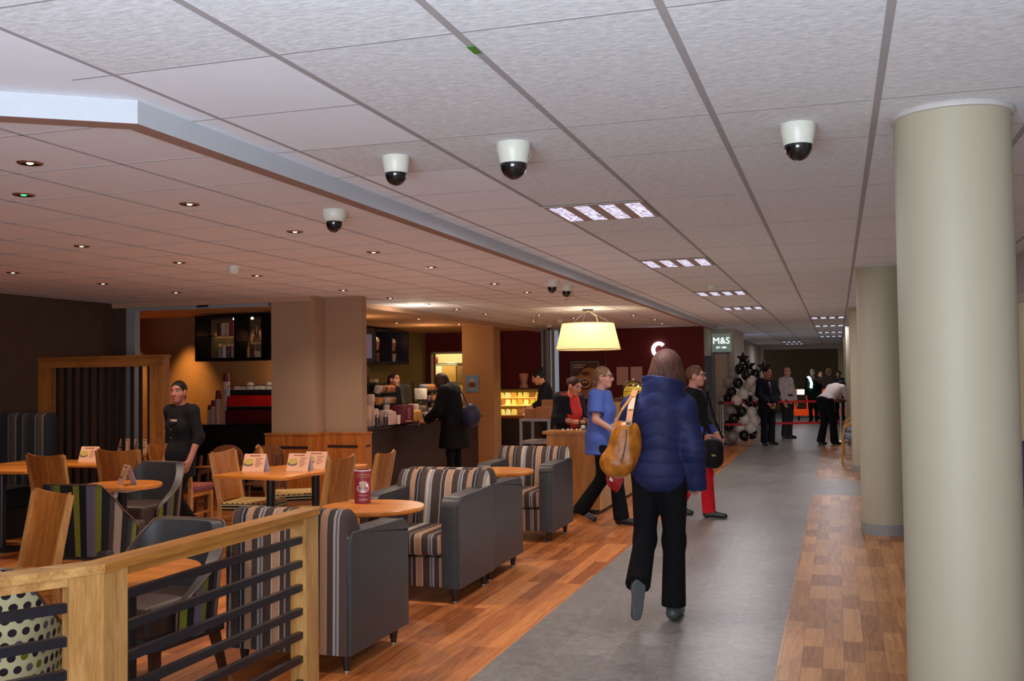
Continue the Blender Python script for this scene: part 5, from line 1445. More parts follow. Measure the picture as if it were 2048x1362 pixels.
# kitchen seen through the doorway
tag(MB().rbox(-9.6, -8.0, 22.0, 22.55, 0, 1.15, .01).build('kitchen_cupboard', pm('kitchen_unit', (226, 214, 166), .4), None, 40), 'cream kitchen unit in the bright doorway', 'cupboard')
for i, (x, z, w, h, c) in enumerate(((-8.35, 1.16, .25, .22, (120, 120, 100)), (-8.05, 1.421, .26, .36, (226, 220, 190)), (-7.75, 1.421, .36, .36, (196, 150, 70)), (-7.42, 1.421, .26, .4, (130, 92, 40)), (-7.5, 1.16, .34, .24, (206, 176, 90)), (-7.85, 1.16, .22, .22, (216, 196, 130)))):
    o = MB().rbox(x - .85 - w / 2, x - .85 + w / 2, 22.1, 22.4, z, z + h, .005).build('storage_box', pm('kbox_%d' % i, c, .6), None, 40); tag(o, ('grey tray at the left', 'tall white carton', 'tan carton at the top', 'brown carton at the top right', 'yellow carton at the right', 'cream carton at the back') [i] + ' in the bright kitchen doorway', 'box')
tag(MB().box(-9.6, -8.0, 22.05, 22.5, 1.40, 1.42).build('kitchen_shelf', M_STEEL, None), 'steel shelf across the bright kitchen doorway', 'shelf')
o = MB().rbox(-.09, .09, -.05, .05, 0, .15, .04, 3).build('red_bag', M_RED, None, 60, (-9.0, 22.2, 1.851)); tag(o, 'red bag high in the bright kitchen doorway', 'bag')
tag(MB().rbox(-9.65, -8.0, 22.05, 22.5, 1.83, 1.85, .004).build('kitchen_shelf', M_STEEL, None, 40), 'top steel shelf across the bright kitchen doorway', 'shelf')

# ------------------------------------------------------------------ lit food display, trolley, till desk
t = thing('food_display', 'lit glass food display on a wood topped counter by the red wall', 'display case', (-5.72, 19.2, -.06))
MB().box(-.95, .25, -.35, .5, 0, .76).build('cabinet', M_CNT, t); MB().rbox(-1.0, .30, -.40, .55, .76, .82, .01).build('worktop', wood('display_wood', (130, 64, 18), (170, 92, 34), 'X', 4, .35), t, 40)
MB().box(-.95, .22, .40, .46, .82, 1.30).build('back_panel', pm('display_back', (150, 110, 40), .5), t)
for z in (1.0, 1.15): MB().box(-.95, .20, -.30, .40, z, z + .012).build('shelf', glow('shelf_glow', (255, 216, 120), .9), t)  # shelves glow in place of lamps inside the case
MB().rbox(-.97, .18, -.05, .46, 1.31, 1.345, .01).build('top', pm('display_top', (60, 22, 14), .3), t, 40)
pr = [(-.38, .82), (-.38, 1.05), (-.30, 1.2), (-.16, 1.29), (0, 1.31)]
g = MB()
for i in range(len(pr) - 1): g.quad((-.95, pr[i][0], pr[i][1]), (.22, pr[i][0], pr[i][1]), (.22, pr[i + 1][0], pr[i + 1][1]), (-.95, pr[i + 1][0], pr[i + 1][1]))
g.build('front_glass', glass('clear_glass'), t, 60)
fc = [(255, 214, 110), (240, 170, 70), (190, 180, 60), (250, 230, 160), (150, 96, 40)]
r_ = random.Random(9)
for k, z in enumerate((.822, 1.013, 1.163)):
    for i in range(9):
        c = fc[r_.randrange(5)]; x = -6.57 + .125 * i
        o = MB().prism([(-.045, 0), (.045, 0), (.04, .10 if k != 2 else .09), (-.02, .11 if k != 2 else .1)], -.06, .06, 'Y').build('sandwich_pack', pm('food_%02x%02x' % (c[0], c[2]), c, .5, var=.3, scale=60, emit=.7, ecol=c), None, None, (x, 19.1, z - .06)); o.rotation_euler = (0, 0, r_.uniform(-.2, .2))  # yellow emission on the food stands in for lights inside the case
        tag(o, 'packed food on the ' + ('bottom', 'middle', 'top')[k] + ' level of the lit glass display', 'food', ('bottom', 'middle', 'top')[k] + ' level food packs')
t = thing('drink_bottle_display', 'tall dessert glass standing on top of the lit food display', 'display', (-5.95, 19.4, 1.285)); MB().lathe([(.09, 0), (.09, .02), (.06, .1), (.10, .28), (.05, .30)], 16).build('body', pm('dessert_pink', (196, 130, 100), .4, var=.35, scale=30), t, 50)
t = thing('service_trolley', 'grey metal trolley carrying cardboard boxes behind the farthest armchair', 'trolley', (-3.98, 13.75, 0))
M_TRO = pm('trolley_grey', (132, 124, 124), .45)
for sx in (-1, 1):
    for sy in (-1, 1): MB().box(sx * .20 - .017, sx * .20 + .017, sy * .28 - .017, sy * .28 + .017, .06, .92).build('leg', M_TRO, t); 
for z in (.25, .58, .89): MB().box(-.22, .22, -.30, .30, z, z + .035).build('shelf', M_TRO, t)
for sx in (-1, 1):
    for sy in (-1, 1): MB().cyl((sx * .20, sy * .28 - .012, .035), .035, .024, 14, M=None).build('caster', M_BLACK, t, 60)
M_CARDB2 = pm('cardboard', (150, 92, 46), .7, var=.15)
def carton(label, x, y, z, w, d, h, rz=0):
    t = thing('cardboard_box', label, 'box', (x, y, z), rz, 'cardboard boxes on the trolley'); MB().box(-w / 2, w / 2, -d / 2, d / 2, 0, h).build('carton', M_CARDB2, t)
    MB().box(-w / 2 + .01, w / 2 - .01, -.02, .02, h, h + .002).build('tape', pm('tape_tan', (170, 120, 70), .4), t)
carton('cardboard box at the right on the trolley top', -3.88, 13.66, .925, .2, .26, .16); carton('cardboard box at the left on the trolley top', -4.10, 13.7, .925, .16, .24, .13, .2)
carton('tilted cardboard box at the back of the trolley top', -3.9, 13.9, .925, .18, .16, .25, .4); carton('cardboard box on the low trolley shelf', -3.95, 13.7, .286, .3, .4, .2)
t = thing('grey_bin', 'dark bin standing between the trolley and the till desk', 'bin', (-3.42, 12.9, 0)); MB().rbox(-.16, .16, -.16, .16, 0, .66, .03, 3).build('body', pm('bin_dark', (26, 24, 28), .5), t, 50); MB().rbox(-.17, .17, -.17, .17, .66, .70, .012).build('lid', pm('bin_lid', (34, 32, 36), .4), t, 40)
M_DESK = wood('till_desk_oak', (138, 84, 30), (178, 118, 54), 'Z', 5, .4); M_DESKR = wood('till_desk_side', (176, 130, 72), (206, 162, 104), 'Z', 5, .4)
t = thing('till_desk', 'oak service desk behind the person in the blue tunic', 'desk', (-2.75, 12.0, 0))
MB().box(-.32, .27, -1.16, -.84, .05, .87).box(.0, .27, -.84, 1.5, .05, .87).build('front_panel', M_DESK, t); MB().prism([(-.36, -1.20), (.30, -1.20), (.30, 1.55), (-.03, 1.55), (-.03, -.80), (-.36, -.80)], .87, .90).build('worktop', M_DESK, t); MB().box(.27, .285, -1.16, 1.5, .05, .87).build('side_panel', M_DESKR, t); MB().box(-.30, .25, -1.13, -.87, 0, .05).box(.03, .25, -.87, 1.48, 0, .05).build('plinth', M_BLACK, t)
for i in range(5):
    o = MB().lathe([(.012, 0), (.015, .012), (.006, .02)], 10).build('small_trinket', pm('trinket_white', (226, 206, 180), .3), None, 50, (-2.92 + .05 * i, 10.98 + .04 * (i % 2), .90)); tag(o, 'tiny white trinket on the front edge of the oak desk', 'trinket', 'trinkets on the oak desk')
t = thing('glass_jar', 'clear jar with white sweets on the oak desk', 'jar', (-2.72, 11.1, .90)); MB().lathe([(.04, 0), (.045, .10), (.035, .12)], 16, closed=False).build('body', glass('clear_glass'), t, 60); MB().ell((0, 0, .03), (.034, .034, .028)).build('sweets', M_WHITE, t, 60)
t = thing('drink_cup', 'tall dark red drink cup on the oak desk by the lady in red', 'cup', (-2.62, 11.2, .90)); MB().lathe([(.03, 0), (.042, .17)], 16).build('body', pm('cup_plum', (110, 40, 56), .4), t, 60); MB().lathe([(.043, .17), (.04, .19)], 16).build('lid', M_WHITE, t, 50)
t = thing('desk_cabinet', 'yellow panelled display unit behind the person in the blue tunic', 'cabinet', (-2.62, 13.2, .90)); MB().rbox(-.15, .15, -.22, .25, 0, .28, .01).build('body', pm('unit_yellow', (176, 138, 62), .5), t, 40); MB().box(-.17, .17, -.24, .27, .28, .31).build('top', pm('unit_top', (80, 34, 20), .4), t)
t = thing('cake_dome', 'golden lit glass dome of cakes beside the shoulder of the woman in the blue jacket', 'cake dome', (-2.52, 13.05, 1.21))
MB().lathe([(.16, 0), (.16, .02)], 28).build('plate', pm('dome_gold', (170, 120, 40), .25, metal=.6), t, 50)
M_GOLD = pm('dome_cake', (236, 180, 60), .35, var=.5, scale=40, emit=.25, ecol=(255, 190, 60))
for z, r in ((.02, .13), (.09, .11)): MB().lathe([(r, z), (r, z + .05), (r * .8, z + .06)], 20).build('cake', M_GOLD, t, 50)
MB().lathe([(.155, .02), (.155, .10), (.13, .17), (.08, .215), (.02, .23)], 28, closed=False).build('cover', glass('clear_glass'), t, 60); MB().ell((0, 0, .24), .015).build('knob', M_CHROME, t, 60)
for i in range(4):
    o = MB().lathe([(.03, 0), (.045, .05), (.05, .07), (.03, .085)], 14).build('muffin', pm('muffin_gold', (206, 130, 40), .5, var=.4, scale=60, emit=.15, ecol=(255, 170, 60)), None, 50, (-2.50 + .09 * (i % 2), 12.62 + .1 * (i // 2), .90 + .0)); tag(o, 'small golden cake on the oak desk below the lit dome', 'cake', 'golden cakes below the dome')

# ------------------------------------------------------------------ red wall: poster, sheets, letter
t = thing('framed_poster', 'black framed coffee poster on the dark red wall under the pendant', 'poster', (-5.14, 21.24, 1.42))
w, h = .34, .43
MB().box(-w, w, -.03, 0, -h, h).box(-w + .03, w - .03, -.031, -.03, -h + .03, h - .03, 1).build('frame', [M_BLACK, pm('poster_mount', (150, 140, 128), .6)], t)
MB().box(-w + .045, w - .045, -.034, -.031, -h + .045, h - .045).build('sheet', pm('poster_brown', (92, 62, 38), .6, var=.5, scale=5), t)
p = MB()
def pe(cx, cz, a, b, m, d): p.add([(cx + a * math.cos(q), d, cz + b * math.sin(q)) for q in np.linspace(0, 2 * PI, 25)[:-1]], [tuple(reversed(range(24)))], m)
p.add([(-.29, -.0345, -.385), (.29, -.0345, -.385), (.29, -.0345, -.02), (.05, -.0345, .22), (-.29, -.0345, .02)], [(0, 1, 2, 3, 4)], 0)
pe(.0, -.09, .15, .13, 3, -.036); pe(.0, -.06, .13, .105, 1, -.0365); pe(.0, -.06, .10, .08, 2, -.037); pe(-.03, -.04, .03, .03, 4, -.0375); pe(.03, -.04, .03, .03, 4, -.0376)
pe(.10, .17, .17, .09, 0, -.0352); pe(.02, .14, .09, .045, 2, -.0356)
for i in range(2): p.box(-.26, .02 - .05 * i, -.0355, -.035, .31 - .05 * i, .335 - .05 * i, 5)
p.build('print', [pm('poster_latte', (190, 130, 66), .6), pm('poster_cup', (216, 186, 150), .6), pm('poster_coffee', (110, 50, 26), .6), pm('poster_cup_red', (130, 50, 40), .6), pm('poster_foam', (206, 160, 110), .6), pm('poster_text', (186, 160, 130), .6)], t)
for i, x in enumerate((-4.33, -4.03)):
    o = MB().box(-.125, .125, -.006, 0, -.19, .19).build('menu_sheet', pm('sheet_pink', (206, 160, 146), .6), None, None, (x, 21.2505, 1.50)); tag(o, ('left', 'right')[i] + ' of two blank pinkish sheets on the dark red wall', 'sheet')
sg = thing('letter_sign', 'glowing white letter C on the dark red wall above the woman in the blue jacket', 'sign', (-3.54, 21.22, 2.04))
p = MB(); out = [];  inn = []
for a in np.radians(np.linspace(42, 318, 40)): out.append((.155 * math.cos(a), .165 * math.sin(a))); inn.append((.085 * math.cos(a), .092 * math.sin(a)))
n = len(out)
for d, fl in ((-.03, True), (.02, False)):
    vs = [(x, d, z) for x, z in out] + [(x, d, z) for x, z in inn]; p.add(vs, [((i, i + 1, n + i + 1, n + i) if fl else (i, n + i, n + i + 1, i + 1)) for i in range(n - 1)], 0)
ring = out + inn[::-1]
p.add([(x, -.03, z) for x, z in ring] + [(x, .02, z) for x, z in ring], [(i, len(ring) + i, len(ring) + (i + 1) % len(ring), (i + 1) % len(ring)) for i in range(len(ring))], 0)
p.build('letter', glow('sign_glow', (235, 235, 255), 3.0), sg)
tag(MB().box(-5.215, -5.20, 21.23, 21.245, .9, H).build('wall_joint', pm('joint_grey', (96, 76, 66), .6), None), 'thin vertical strip on the dark red wall below the pendant', 'trim').location = (.53, 0, 0)
t = thing('wall_camera', 'small white camera on the dark red wall above the food display', 'security camera', (-7.25, 20.68, 2.25)); MB().rbox(-.06, .06, -.12, .02, -.05, .05, .03, 3).build('body', M_CAMW, t, 60); MB().cyl((.0, -.125, -.02), .03, .02, 14, M=None).build('lens', M_DOME, t, 60)

# ------------------------------------------------------------------ shop front at the corridor
t = thing('hanging_sign', 'pale square shop sign reading M&S at the corner of the corridor', 'sign', (-2.39, 22.56, 2.195))
MB().rbox(-.205, .205, -.04, .06, -.20, .20, .01).build('panel', pm('sign_panel', (150, 160, 150), .5, emit=.12, ecol=(190, 220, 205)), t, 40)
p = MB(); add_text(p, 'M&S', .20, facing(.0, -.043, .04), .004); add_text(p, 'EST. 1884', .055, facing(.0, -.043, -.105), .003); p.build('lettering', glow('sign_letters', (240, 255, 248), 1.4), t)
t = thing('roller_shutter', 'cream slatted roller shutter below the pale shop sign', 'shutter', (-2.40, 22.555, 0))
g = MB()
for k in range(44): g.prism([(-.012, .02 + .044 * k), (-.012, .05 + .044 * k), (.004, .064 + .044 * k), (.004, .02 + .044 * k)], -.13, .13, 'X')
g.build('slats', pm('shutter_cream', (196, 168, 140), .5), t); MB().box(-.17, -.13, -.02, .03, 0, 1.98).box(.13, .17, -.02, .03, 0, 1.98).build('guide', pm('shutter_guide', (120, 116, 112), .4), t); MB().box(-.17, .17, -.02, .05, 1.96, 2.0).build('head', pm('shutter_guide', (120, 116, 112)), t)
t = thing('wall_poster', 'narrow dark blue notice on the end of the red wall', 'poster', (-2.53, 21.24, 1.13)); MB().box(-.07, .07, -.012, 0, -.76, .76).build('board', pm('notice_navy', (40, 54, 70), .5), t); p = MB()
for k in range(22): p.box(-.05, -.02 + .02 * (k % 3), -.0135, -.012, .66 - .05 * k, .675 - .05 * k)
p.build('print', pm('notice_text', (96, 112, 124), .5), t)
t = thing('wall_sign', 'small glowing blue and white sign above the balloons', 'sign', (-2.42, 26.6, 1.95)); MB().box(-.2, .0, -.25, .25, -.16, .16).build('panel', glow('sign_blue', (40, 60, 200), 1.5), t); MB().box(.001, .03, -.27, -.10, -.17, .17).build('edge', glow('sign_white', (220, 225, 255), 4), t)

# ------------------------------------------------------------------ balloons
M_BW = pm('balloon_white', (226, 214, 204), .3, var=.02, spec=.5); M_BB = pm('balloon_black', (14, 13, 15), .14, var=.05, spec=.6); M_BCL = pm('balloon_grey', (170, 156, 146), .25)
BL = [(-1.918, 22.200, 0.198, 'b'), (-2.168, 22.400, 0.153, 'g'), (-2.007, 22.300, 0.352, 'w'), (-1.798, 22.300, 0.363, 'w'), (-2.249, 22.300, 0.405, 'b'), (-2.120, 22.200, 0.559, 'b'), (-1.900, 22.200, 0.549, 'w'), (-1.701, 22.300, 0.523, 'w'), (-1.951, 22.100, 0.712, 'b'), (-1.760, 22.300, 0.694, 'w'), (-2.199, 22.400, 0.712, 'g'), (-1.636, 22.600, 0.640, 'b'), (-2.059, 22.200, 0.954, 'w'), (-2.247, 22.400, 0.993, 'b'), (-1.838, 22.300, 0.961, 'b'), (-2.161, 22.200, 1.126, 'b'), (-1.910, 22.200, 1.092, 'w'), (-1.674, 22.500, 0.987, 'w'), (-1.819, 22.400, 1.248, 'w'), (-1.666, 22.300, 1.173, 'w'), (-2.021, 22.200, 1.317, 'b'), (-1.738, 22.200, 1.356, 'w'), (-1.604, 22.600, 1.157, 'b'), (-1.839, 22.200, 1.496, 'b'), (-1.667, 22.400, 1.504, 'b'), (-2.140, 22.500, 1.489, 'g'), (-1.990, 22.400, 1.627, 'b'), (-2.239, 22.500, 1.327, 'g'), (-1.479, 22.400, 1.502, 'w'), (-1.635, 22.500, 1.353, 'b'), (-1.751, 22.500, 0.837, 'b'), (-2.079, 22.500, 0.817, 'b'), (-2.142, 22.600, 0.293, 'g'), (-1.780, 22.700, 0.202, 'b')]
for bx, by, bz, c in BL:
    p = (bx, by, bz); r = .116 if c != 'b' else .112
    o = MB().lathe([(.006, -r * 1.22), (.012, -r * 1.17), (r * .45, -r * .98), (r * .82, -r * .62), (r, -.05 * r), (r * .93, r * .42), (r * .68, r * .78), (r * .34, r * .97), (.003, r * 1.02)], 22, closed=False).build('balloon', {'w': M_BW, 'b': M_BB, 'g': M_BCL}[c], None, 180, p)
    o.rotation_euler = (random.uniform(-.5, .5), random.uniform(-.5, .5), 0)
    tag(o, {'w': 'shiny white balloon in the balloon column beside the man in the dark suit', 'b': 'shiny black balloon in the balloon column beside the man in the dark suit', 'g': 'dull grey balloon at the back of the balloon column'}[c], 'balloon', {'w': 'white balloons of the column', 'b': 'black balloons of the column', 'g': 'grey balloons of the column'}[c])
for i, p in enumerate(((-1.795, 22.350, 1.688), (-1.483, 22.350, 1.651), (-1.918, 22.350, 1.841))):
    m = MB(); pts = []
    for k in range(10):
        a = PI / 2 + k * PI / 5; r = .155 if k % 2 == 0 else .075; pts.append((r * math.cos(a), r * math.sin(a)))
    vs = [(x, 0, z) for x, z in pts] + [(0, -.06, 0), (0, .06, 0)]
    m.add(vs, [((k + 1) % 10, k, 10) for k in range(10)] + [(k, (k + 1) % 10, 11) for k in range(10)])
    o = m.build('star_balloon', M_BB, None, None, p, .2 * i); tag(o, ('black foil star balloon in the middle of the column top', 'black foil star balloon right, behind the suited man', 'black foil star balloon highest at the left of the column')[i], 'balloon')

# barrier posts and red tapes
def post(x, y, label):
    t = thing('barrier_post', label, 'barrier', (x, y, 0), 0, 'chrome barrier posts')
    MB().lathe([(.16, 0), (.16, .012), (.04, .04), (.024, .05), (.024, .96), (.03, .97), (.03, 1.01), (.01, 1.03)], 24).build('post', M_CHROME, t, 40); MB().box(-.033, .033, -.033, .033, .86, .93).build('cassette', M_BLACK, t)
post(-2.34, 22.0, 'chrome barrier post in front of the balloon column'); post(-2.42, 22.3, 'second chrome barrier post close to the roller shutter'); post(.06, 23.15, 'barrier post with red tape behind the bending man')
M_TAPE = pm('tape_red', (180, 22, 24), .5)
for z, lb in ((.90, 'upper'), (.44, 'lower')):
    tag(MB().bar((-2.31, 22.0, z), (.03, 23.14, z), .005, .044).build('barrier_tape', M_TAPE, None), lb + ' red barrier tape stretched across the corridor', 'tape')
# orange works barrier far away
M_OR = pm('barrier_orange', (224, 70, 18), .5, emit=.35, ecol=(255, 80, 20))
t = thing('works_barrier', 'orange plastic works barrier with a white reflective band at the corridor end', 'barrier', (-.50, 34.0, 0))
MB().rbox(-.85, .85, -.03, .03, .82, 1.0, .02).build('top_rail', M_OR, t, 40); MB().rbox(-.85, .85, -.04, .04, .15, .36, .02).build('bottom_rail', M_OR, t, 40)
for x in (-.8, -.42, -.05, .32, .75): MB().box(x - .035, x + .035, -.025, .025, .34, .84).build('upright', M_OR, t)
MB().box(-.735, -.495, -.036, -.031, .83, .99).box(-.32, -.14, -.036, -.031, .83, .99).build('reflector', glow('band_glow_white', (255, 250, 250), 2.2), t)  # white band emits its brightness instead of reflecting it
for x in (-.7, .7): MB().box(x - .03, x + .03, -.25, .25, 0, .15).build('foot', M_BLACK, t)
# chair far right
M_CHF = wood('arm_chair_beech', (170, 112, 44), (206, 150, 76), 'Z', 5, .4)
def visitor_chair(label, loc, rz, c):
    t = thing('visitor_chair', label, 'chair', loc, rz, 'visitor chairs beside the round columns')
    for s in (-1, 1):
        MB().tube([(s * .27, -.25, 0), (s * .27, -.24, .40), (s * .27, -.20, .60), (s * .27, -.10, .655), (s * .27, .20, .64)], .017, 8).build('arm_frame', M_CHF, t, 60); MB().tube([(s * .25, .28, 0), (s * .25, .20, .45), (s * .25, .25, .85)], .017, 8).build('rear_leg', M_CHF, t, 60)
    m = pm('visitor_%02x' % c[0], c, .8); MB().rbox(-.25, .25, -.25, .22, .40, .48, .03, 3).build('seat', m, t, 60); b = MB().rbox(-.24, .24, .17, .23, .50, .90, .03, 3).build('backrest', m, t, 60)
visitor_chair('beech armed chair with a grey blue seat beside the third round column', (.30, 18.05, 0), -PI / 2, (120, 130, 146))
visitor_chair('second grey blue chair farther down beside the bending man', (.34, 20.3, 0), -PI / 2, (130, 140, 156))
o = MB().rbox(-.3, .3, -.3, .3, .0, .42, .06, 3).rbox(.2, .34, -.3, .3, .3, .95, .06, 3).build('purple_seat', pm('seat_purple', (70, 40, 90), .8), None, 60, (1.10, 8.6, 0)); tag(o, 'purple seat just showing at the right edge behind the near column', 'chair')
# ------------------------------------------------------------------ people
down = (0, 0, -1)
# woman in the blue jacket, walking away
J = skel(.975, hd=(.055, .03, 1.58), nk=(.025, -.01, 1.425), anL=(-.12, -.28, .27), toeL=(-.135, -.255, .085), knL=(-.10, .0, .50), anR=(.07, .03, .085), toeR=(.095, .205, .028), knR=(.08, .04, .49),
         shR=(.155, -.01, 1.325), shL=(-.155, -.01, 1.325), elR=(.215, -.04, 1.07), wrR=(.225, .03, .86), elL=(-.225, -.03, 1.08), wrL=(-.17, .16, 1.00))
QJ = pm('puffer_navy', (31, 37, 76), .6, var=.2, scale=26, bump=.5, spec=.25)
root, P, R = person('woman in a quilted navy jacket walking away down the grey walkway', (-1.055, 6.27, 0), .08, J, .975, .96, True, (190, 140, 118), ('bob', (78, 50, 40)), look=(.05, 1, -.06),
    top=dict(name='jacket', c=(36, 44, 92), t=.030, hem=.115, sleeve=1.30, cuffr=.012, mat=QJ, quilt=(.088, .006), collar=(.075, .122, .142), res=.0065, tilt=False),
    legs=dict(c=(16, 15, 18), t=.014, flare=.026, cuff=.0), shoes=(66, 72, 72), res=.0075, sock=(84, 88, 88), hands={'R': dict(d=(0, .75, -.6), n=(-1, 0, 0), curl=1.1), 'L': dict(d=(.3, .5, .3), n=(1, 0, 0), curl=.9)})
# grey sock on the lifted foot
# mustard shoulder bag
M_BAG = pm('bag_mustard', (170, 100, 20), .38, var=.35, scale=22, bump=.7, spec=.4); M_BAGS = pm('bag_strap', (176, 112, 52), .5, var=.1)
t = thing('shoulder_bag', 'mustard leather shoulder bag hanging behind the woman in the navy jacket', 'bag', (-1.235, 6.03, .895), .10)
F = Field((-.2, -.2, -.05), (.2, .2, .45), .007)
F.cone((-.03, 0, .09), (.03, 0, .28), .085, .06, 0); F.ell((-.035, 0, .085), np.eye(3), (.105, .09, .085), .04); F.ell((.02, 0, .20), np.eye(3), (.095, .075, .14), .04)
F.cone((-.09, -.06, .05), (.0, -.05, .30), .018, .012, .03); F.cone((.05, -.065, .08), (.04, -.05, .30), .016, .010, .03)
F.clip((0, 0, .335), (.15, 0, 1)); V, Q = F.mesh(); np_obj('body', [(V, Q, 0)], [M_BAG], t)
g = MB(); SP = [(.045, -.062, .325), (.052, -.01, .40), (.06, .07, .475), (.066, .16, .515), (.068, .25, .50)]
for i in range(4): g.bar(SP[i], SP[i + 1], .036, .007, up=(0, -1, .6))
for p_ in SP[1:4]: g.ell(p_, (.018, .008, .010), 10, 6)
if 1: pass; g.build('strap', M_BAGS, t)
g = MB(); g.bar((-.05, -.06, .30), (.0, -.03, .40), .014, .005, up=(0, -1, 0)); g.bar((.0, -.03, .40), (.055, .07, .485), .014, .005, up=(0, -1, 0)); g.build('thin_strap', M_BAGS, t)
g = MB(); g.tube([(.045 + .016 * math.cos(a), -.066, .325 + .016 * math.sin(a)) for a in np.linspace(0, 2 * PI, 13)], .004, 6); g.tube([(-.05 + .012 * math.cos(a), -.055, .305 + .012 * math.sin(a)) for a in np.linspace(0, 2 * PI, 13)], .0035, 6); g.build('buckle', pm('buckle_steel', (130, 126, 122), .4, metal=.6), t, 60)
g = MB(); g.tube([(.035, -.088, .29), (.03, -.098, .22), (.015, -.102, .15), (.0, -.098, .09)], .0035, 5); g.build('zip', pm('zip_grey', (120, 110, 100), .3, metal=.7), t, 60)

# person in blue tunic walking to the right
J = skel(.94, anR=(.09, .23, .085), toeR=(.10, .40, .03), knR=(.09, .18, .50), anL=(-.09, -.28, .12), toeL=(-.10, -.13, .03), knL=(-.09, -.02, .48),
         elR=(.22, .0, 1.13), wrR=(.20, .22, 1.00), elL=(-.21, .05, 1.12), wrL=(-.17, .27, .98))
person('person in a blue tunic with glasses and a ponytail walking past the oak desk', (-2.31, 10.22, 0), -PI / 2 - .05, J, .94, 1.12, True, (190, 134, 112), ('low', (118, 88, 62)), look=(0, 1, .02),
    top=dict(name='tunic', c=(76, 96, 164), t=.022, hem=.17, sleeve=.36, hemr=.165), legs=dict(c=(14, 13, 16), t=.016, flare=.03), shoes=(20, 18, 20), res=.0085, glasses=True,
    hands={'R': dict(d=(0, 1, -.35), n=(-.6, .0, -.8), curl=.5), 'L': dict(d=(0, 1, -.3), n=(.6, 0, -.8), curl=.5)})
t = thing('carrier_bag', 'red and navy carrier bag with white marks hanging in front of the blue tunic', 'bag', (-2.12, 9.93, .36))
F = Field((-.13, -.13, -.05), (.13, .13, .55), .008); F.ell((0, 0, .14), np.eye(3), (.085, .06, .13), 0); F.cone((0, 0, .2), (0, 0, .42), .07, .03, .05); F.cone((.02, 0, .0), (0, 0, .1), .012, .05, .04); V, Q = F.mesh()
np_obj('body', [(V, Q, np.where(V[Q].mean(1)[:, 2] > .26, 1, 0))], [pm('carrier_red', (150, 20, 30), .5, var=.2, scale=30), pm('carrier_navy', (36, 42, 90), .5)], t)
MB().quad((-.04, -.066, .12), (-.01, -.066, .10), (.03, -.066, .20), (.0, -.066, .23)).build('print', pm('carrier_print', (206, 202, 206), .6), t)

# man in a dark jacket walking to the right behind the woman
J = skel(.94, anR=(.09, .16, .085), toeR=(.10, .33, .03), knR=(.09, .14, .50), anL=(-.09, -.22, .11), toeL=(-.10, -.07, .03), knL=(-.09, .0, .48),
         elR=(.25, -.02, 1.12), wrR=(.25, .15, .93), elL=(-.24, .02, 1.12), wrL=(-.22, .2, .93))
person('man in a black jacket and red trousers, half hidden by the woman in navy', (-1.46, 10.9, 0), -PI / 2, J, .94, 1.1, False, (190, 132, 110), ('short', (96, 66, 44)), look=(0, 1, 0),
    top=dict(name='shirt', c=(40, 66, 150), t=.014, sleeve=1.0, hem=.1), coat=dict(name='jacket', c=(18, 17, 20), t=.022, hem=.20, sleeve=.80, hemr=.17), legs=dict(c=(176, 22, 34), t=.016, flare=.02), shoes=(22, 22, 24), res=.0085, glasses=True)
t = thing('shoulder_bag', 'black holdall hanging beside the man in the black jacket', 'bag', (-1.22, 10.52, .55)); MB().rbox(-.10, .10, -.14, .14, 0, .30, .08, 4).build('body', pm('bag_black', (12, 11, 12), .8, bump=.2, spec=.15), t, 60); g = MB(); g.tube([(-.1, 0, .30), (-.06, 0, .5), (-.05, 0, .78)], .012, 6); g.tube([(.1, 0, .30), (.02, 0, .5), (-.05, 0, .78)], .012, 6); g.build('strap', pm('bag_black', (20, 18, 20)), t, 60)
MB().box(.0, .04, -.143, -.138, .13, .15).build('badge', pm('badge_yellow', (110, 100, 30), .5), t)

# staff member walking between tables at left
J = skel(.885, anR=(.09, -.25, .12), toeR=(.10, -.11, .03), knR=(.09, -.0, .48), anL=(-.09, .22, .085), toeL=(-.1, .39, .03), knL=(-.09, .16, .5), elR=(.235, -.08, 1.12), wrR=(.235, -.0, .86), elL=(-.235, -.03, 1.12), wrL=(-.24, .1, .88))
root, P, R = person('staff member in a black shirt with dark tied hair walking between the cafe tables', (-5.80, 8.06, 0), PI / 2 + 1.35, J, .885, .95, True, (158, 98, 82), ('low', (24, 16, 14)), look=(-.42, 1, 0),
    top=dict(name='shirt', c=(20, 17, 20), t=.012, hem=.20, sleeve=.66, hemr=.14, open=(.13, .045, .012)), legs=dict(c=(18, 16, 18), t=.016, flare=.03), shoes=(22, 18, 18), res=.0075)
Rf = frame(J); b = J['nk'] + (J['pel'] - J['nk']) * .28 + Rf[1] * .134 - Rf[0] * .055
MB().rbox(-.035, .035, -.004, .004, -.010, .010, .003).build('name_badge', pm('badge_white', (176, 170, 160), .5), root, 40, tuple(b))
MB().ell((0, 0, 0), (.016, .005, .013)).build('logo_badge', pm('badge_red', (140, 50, 50), .5), root, 60, tuple(b + Rf[0] * .045))
for k in range(4):
    c = J['nk'] + (J['pel'] - J['nk']) * (.30 + .17 * k) + Rf[1] * (.132 - .006 * k)
    MB().ell((0, 0, 0), (.006, .004, .006), 8, 6).build('button', pm('button_grey', (110, 104, 100), .4), root, 60, tuple(c))

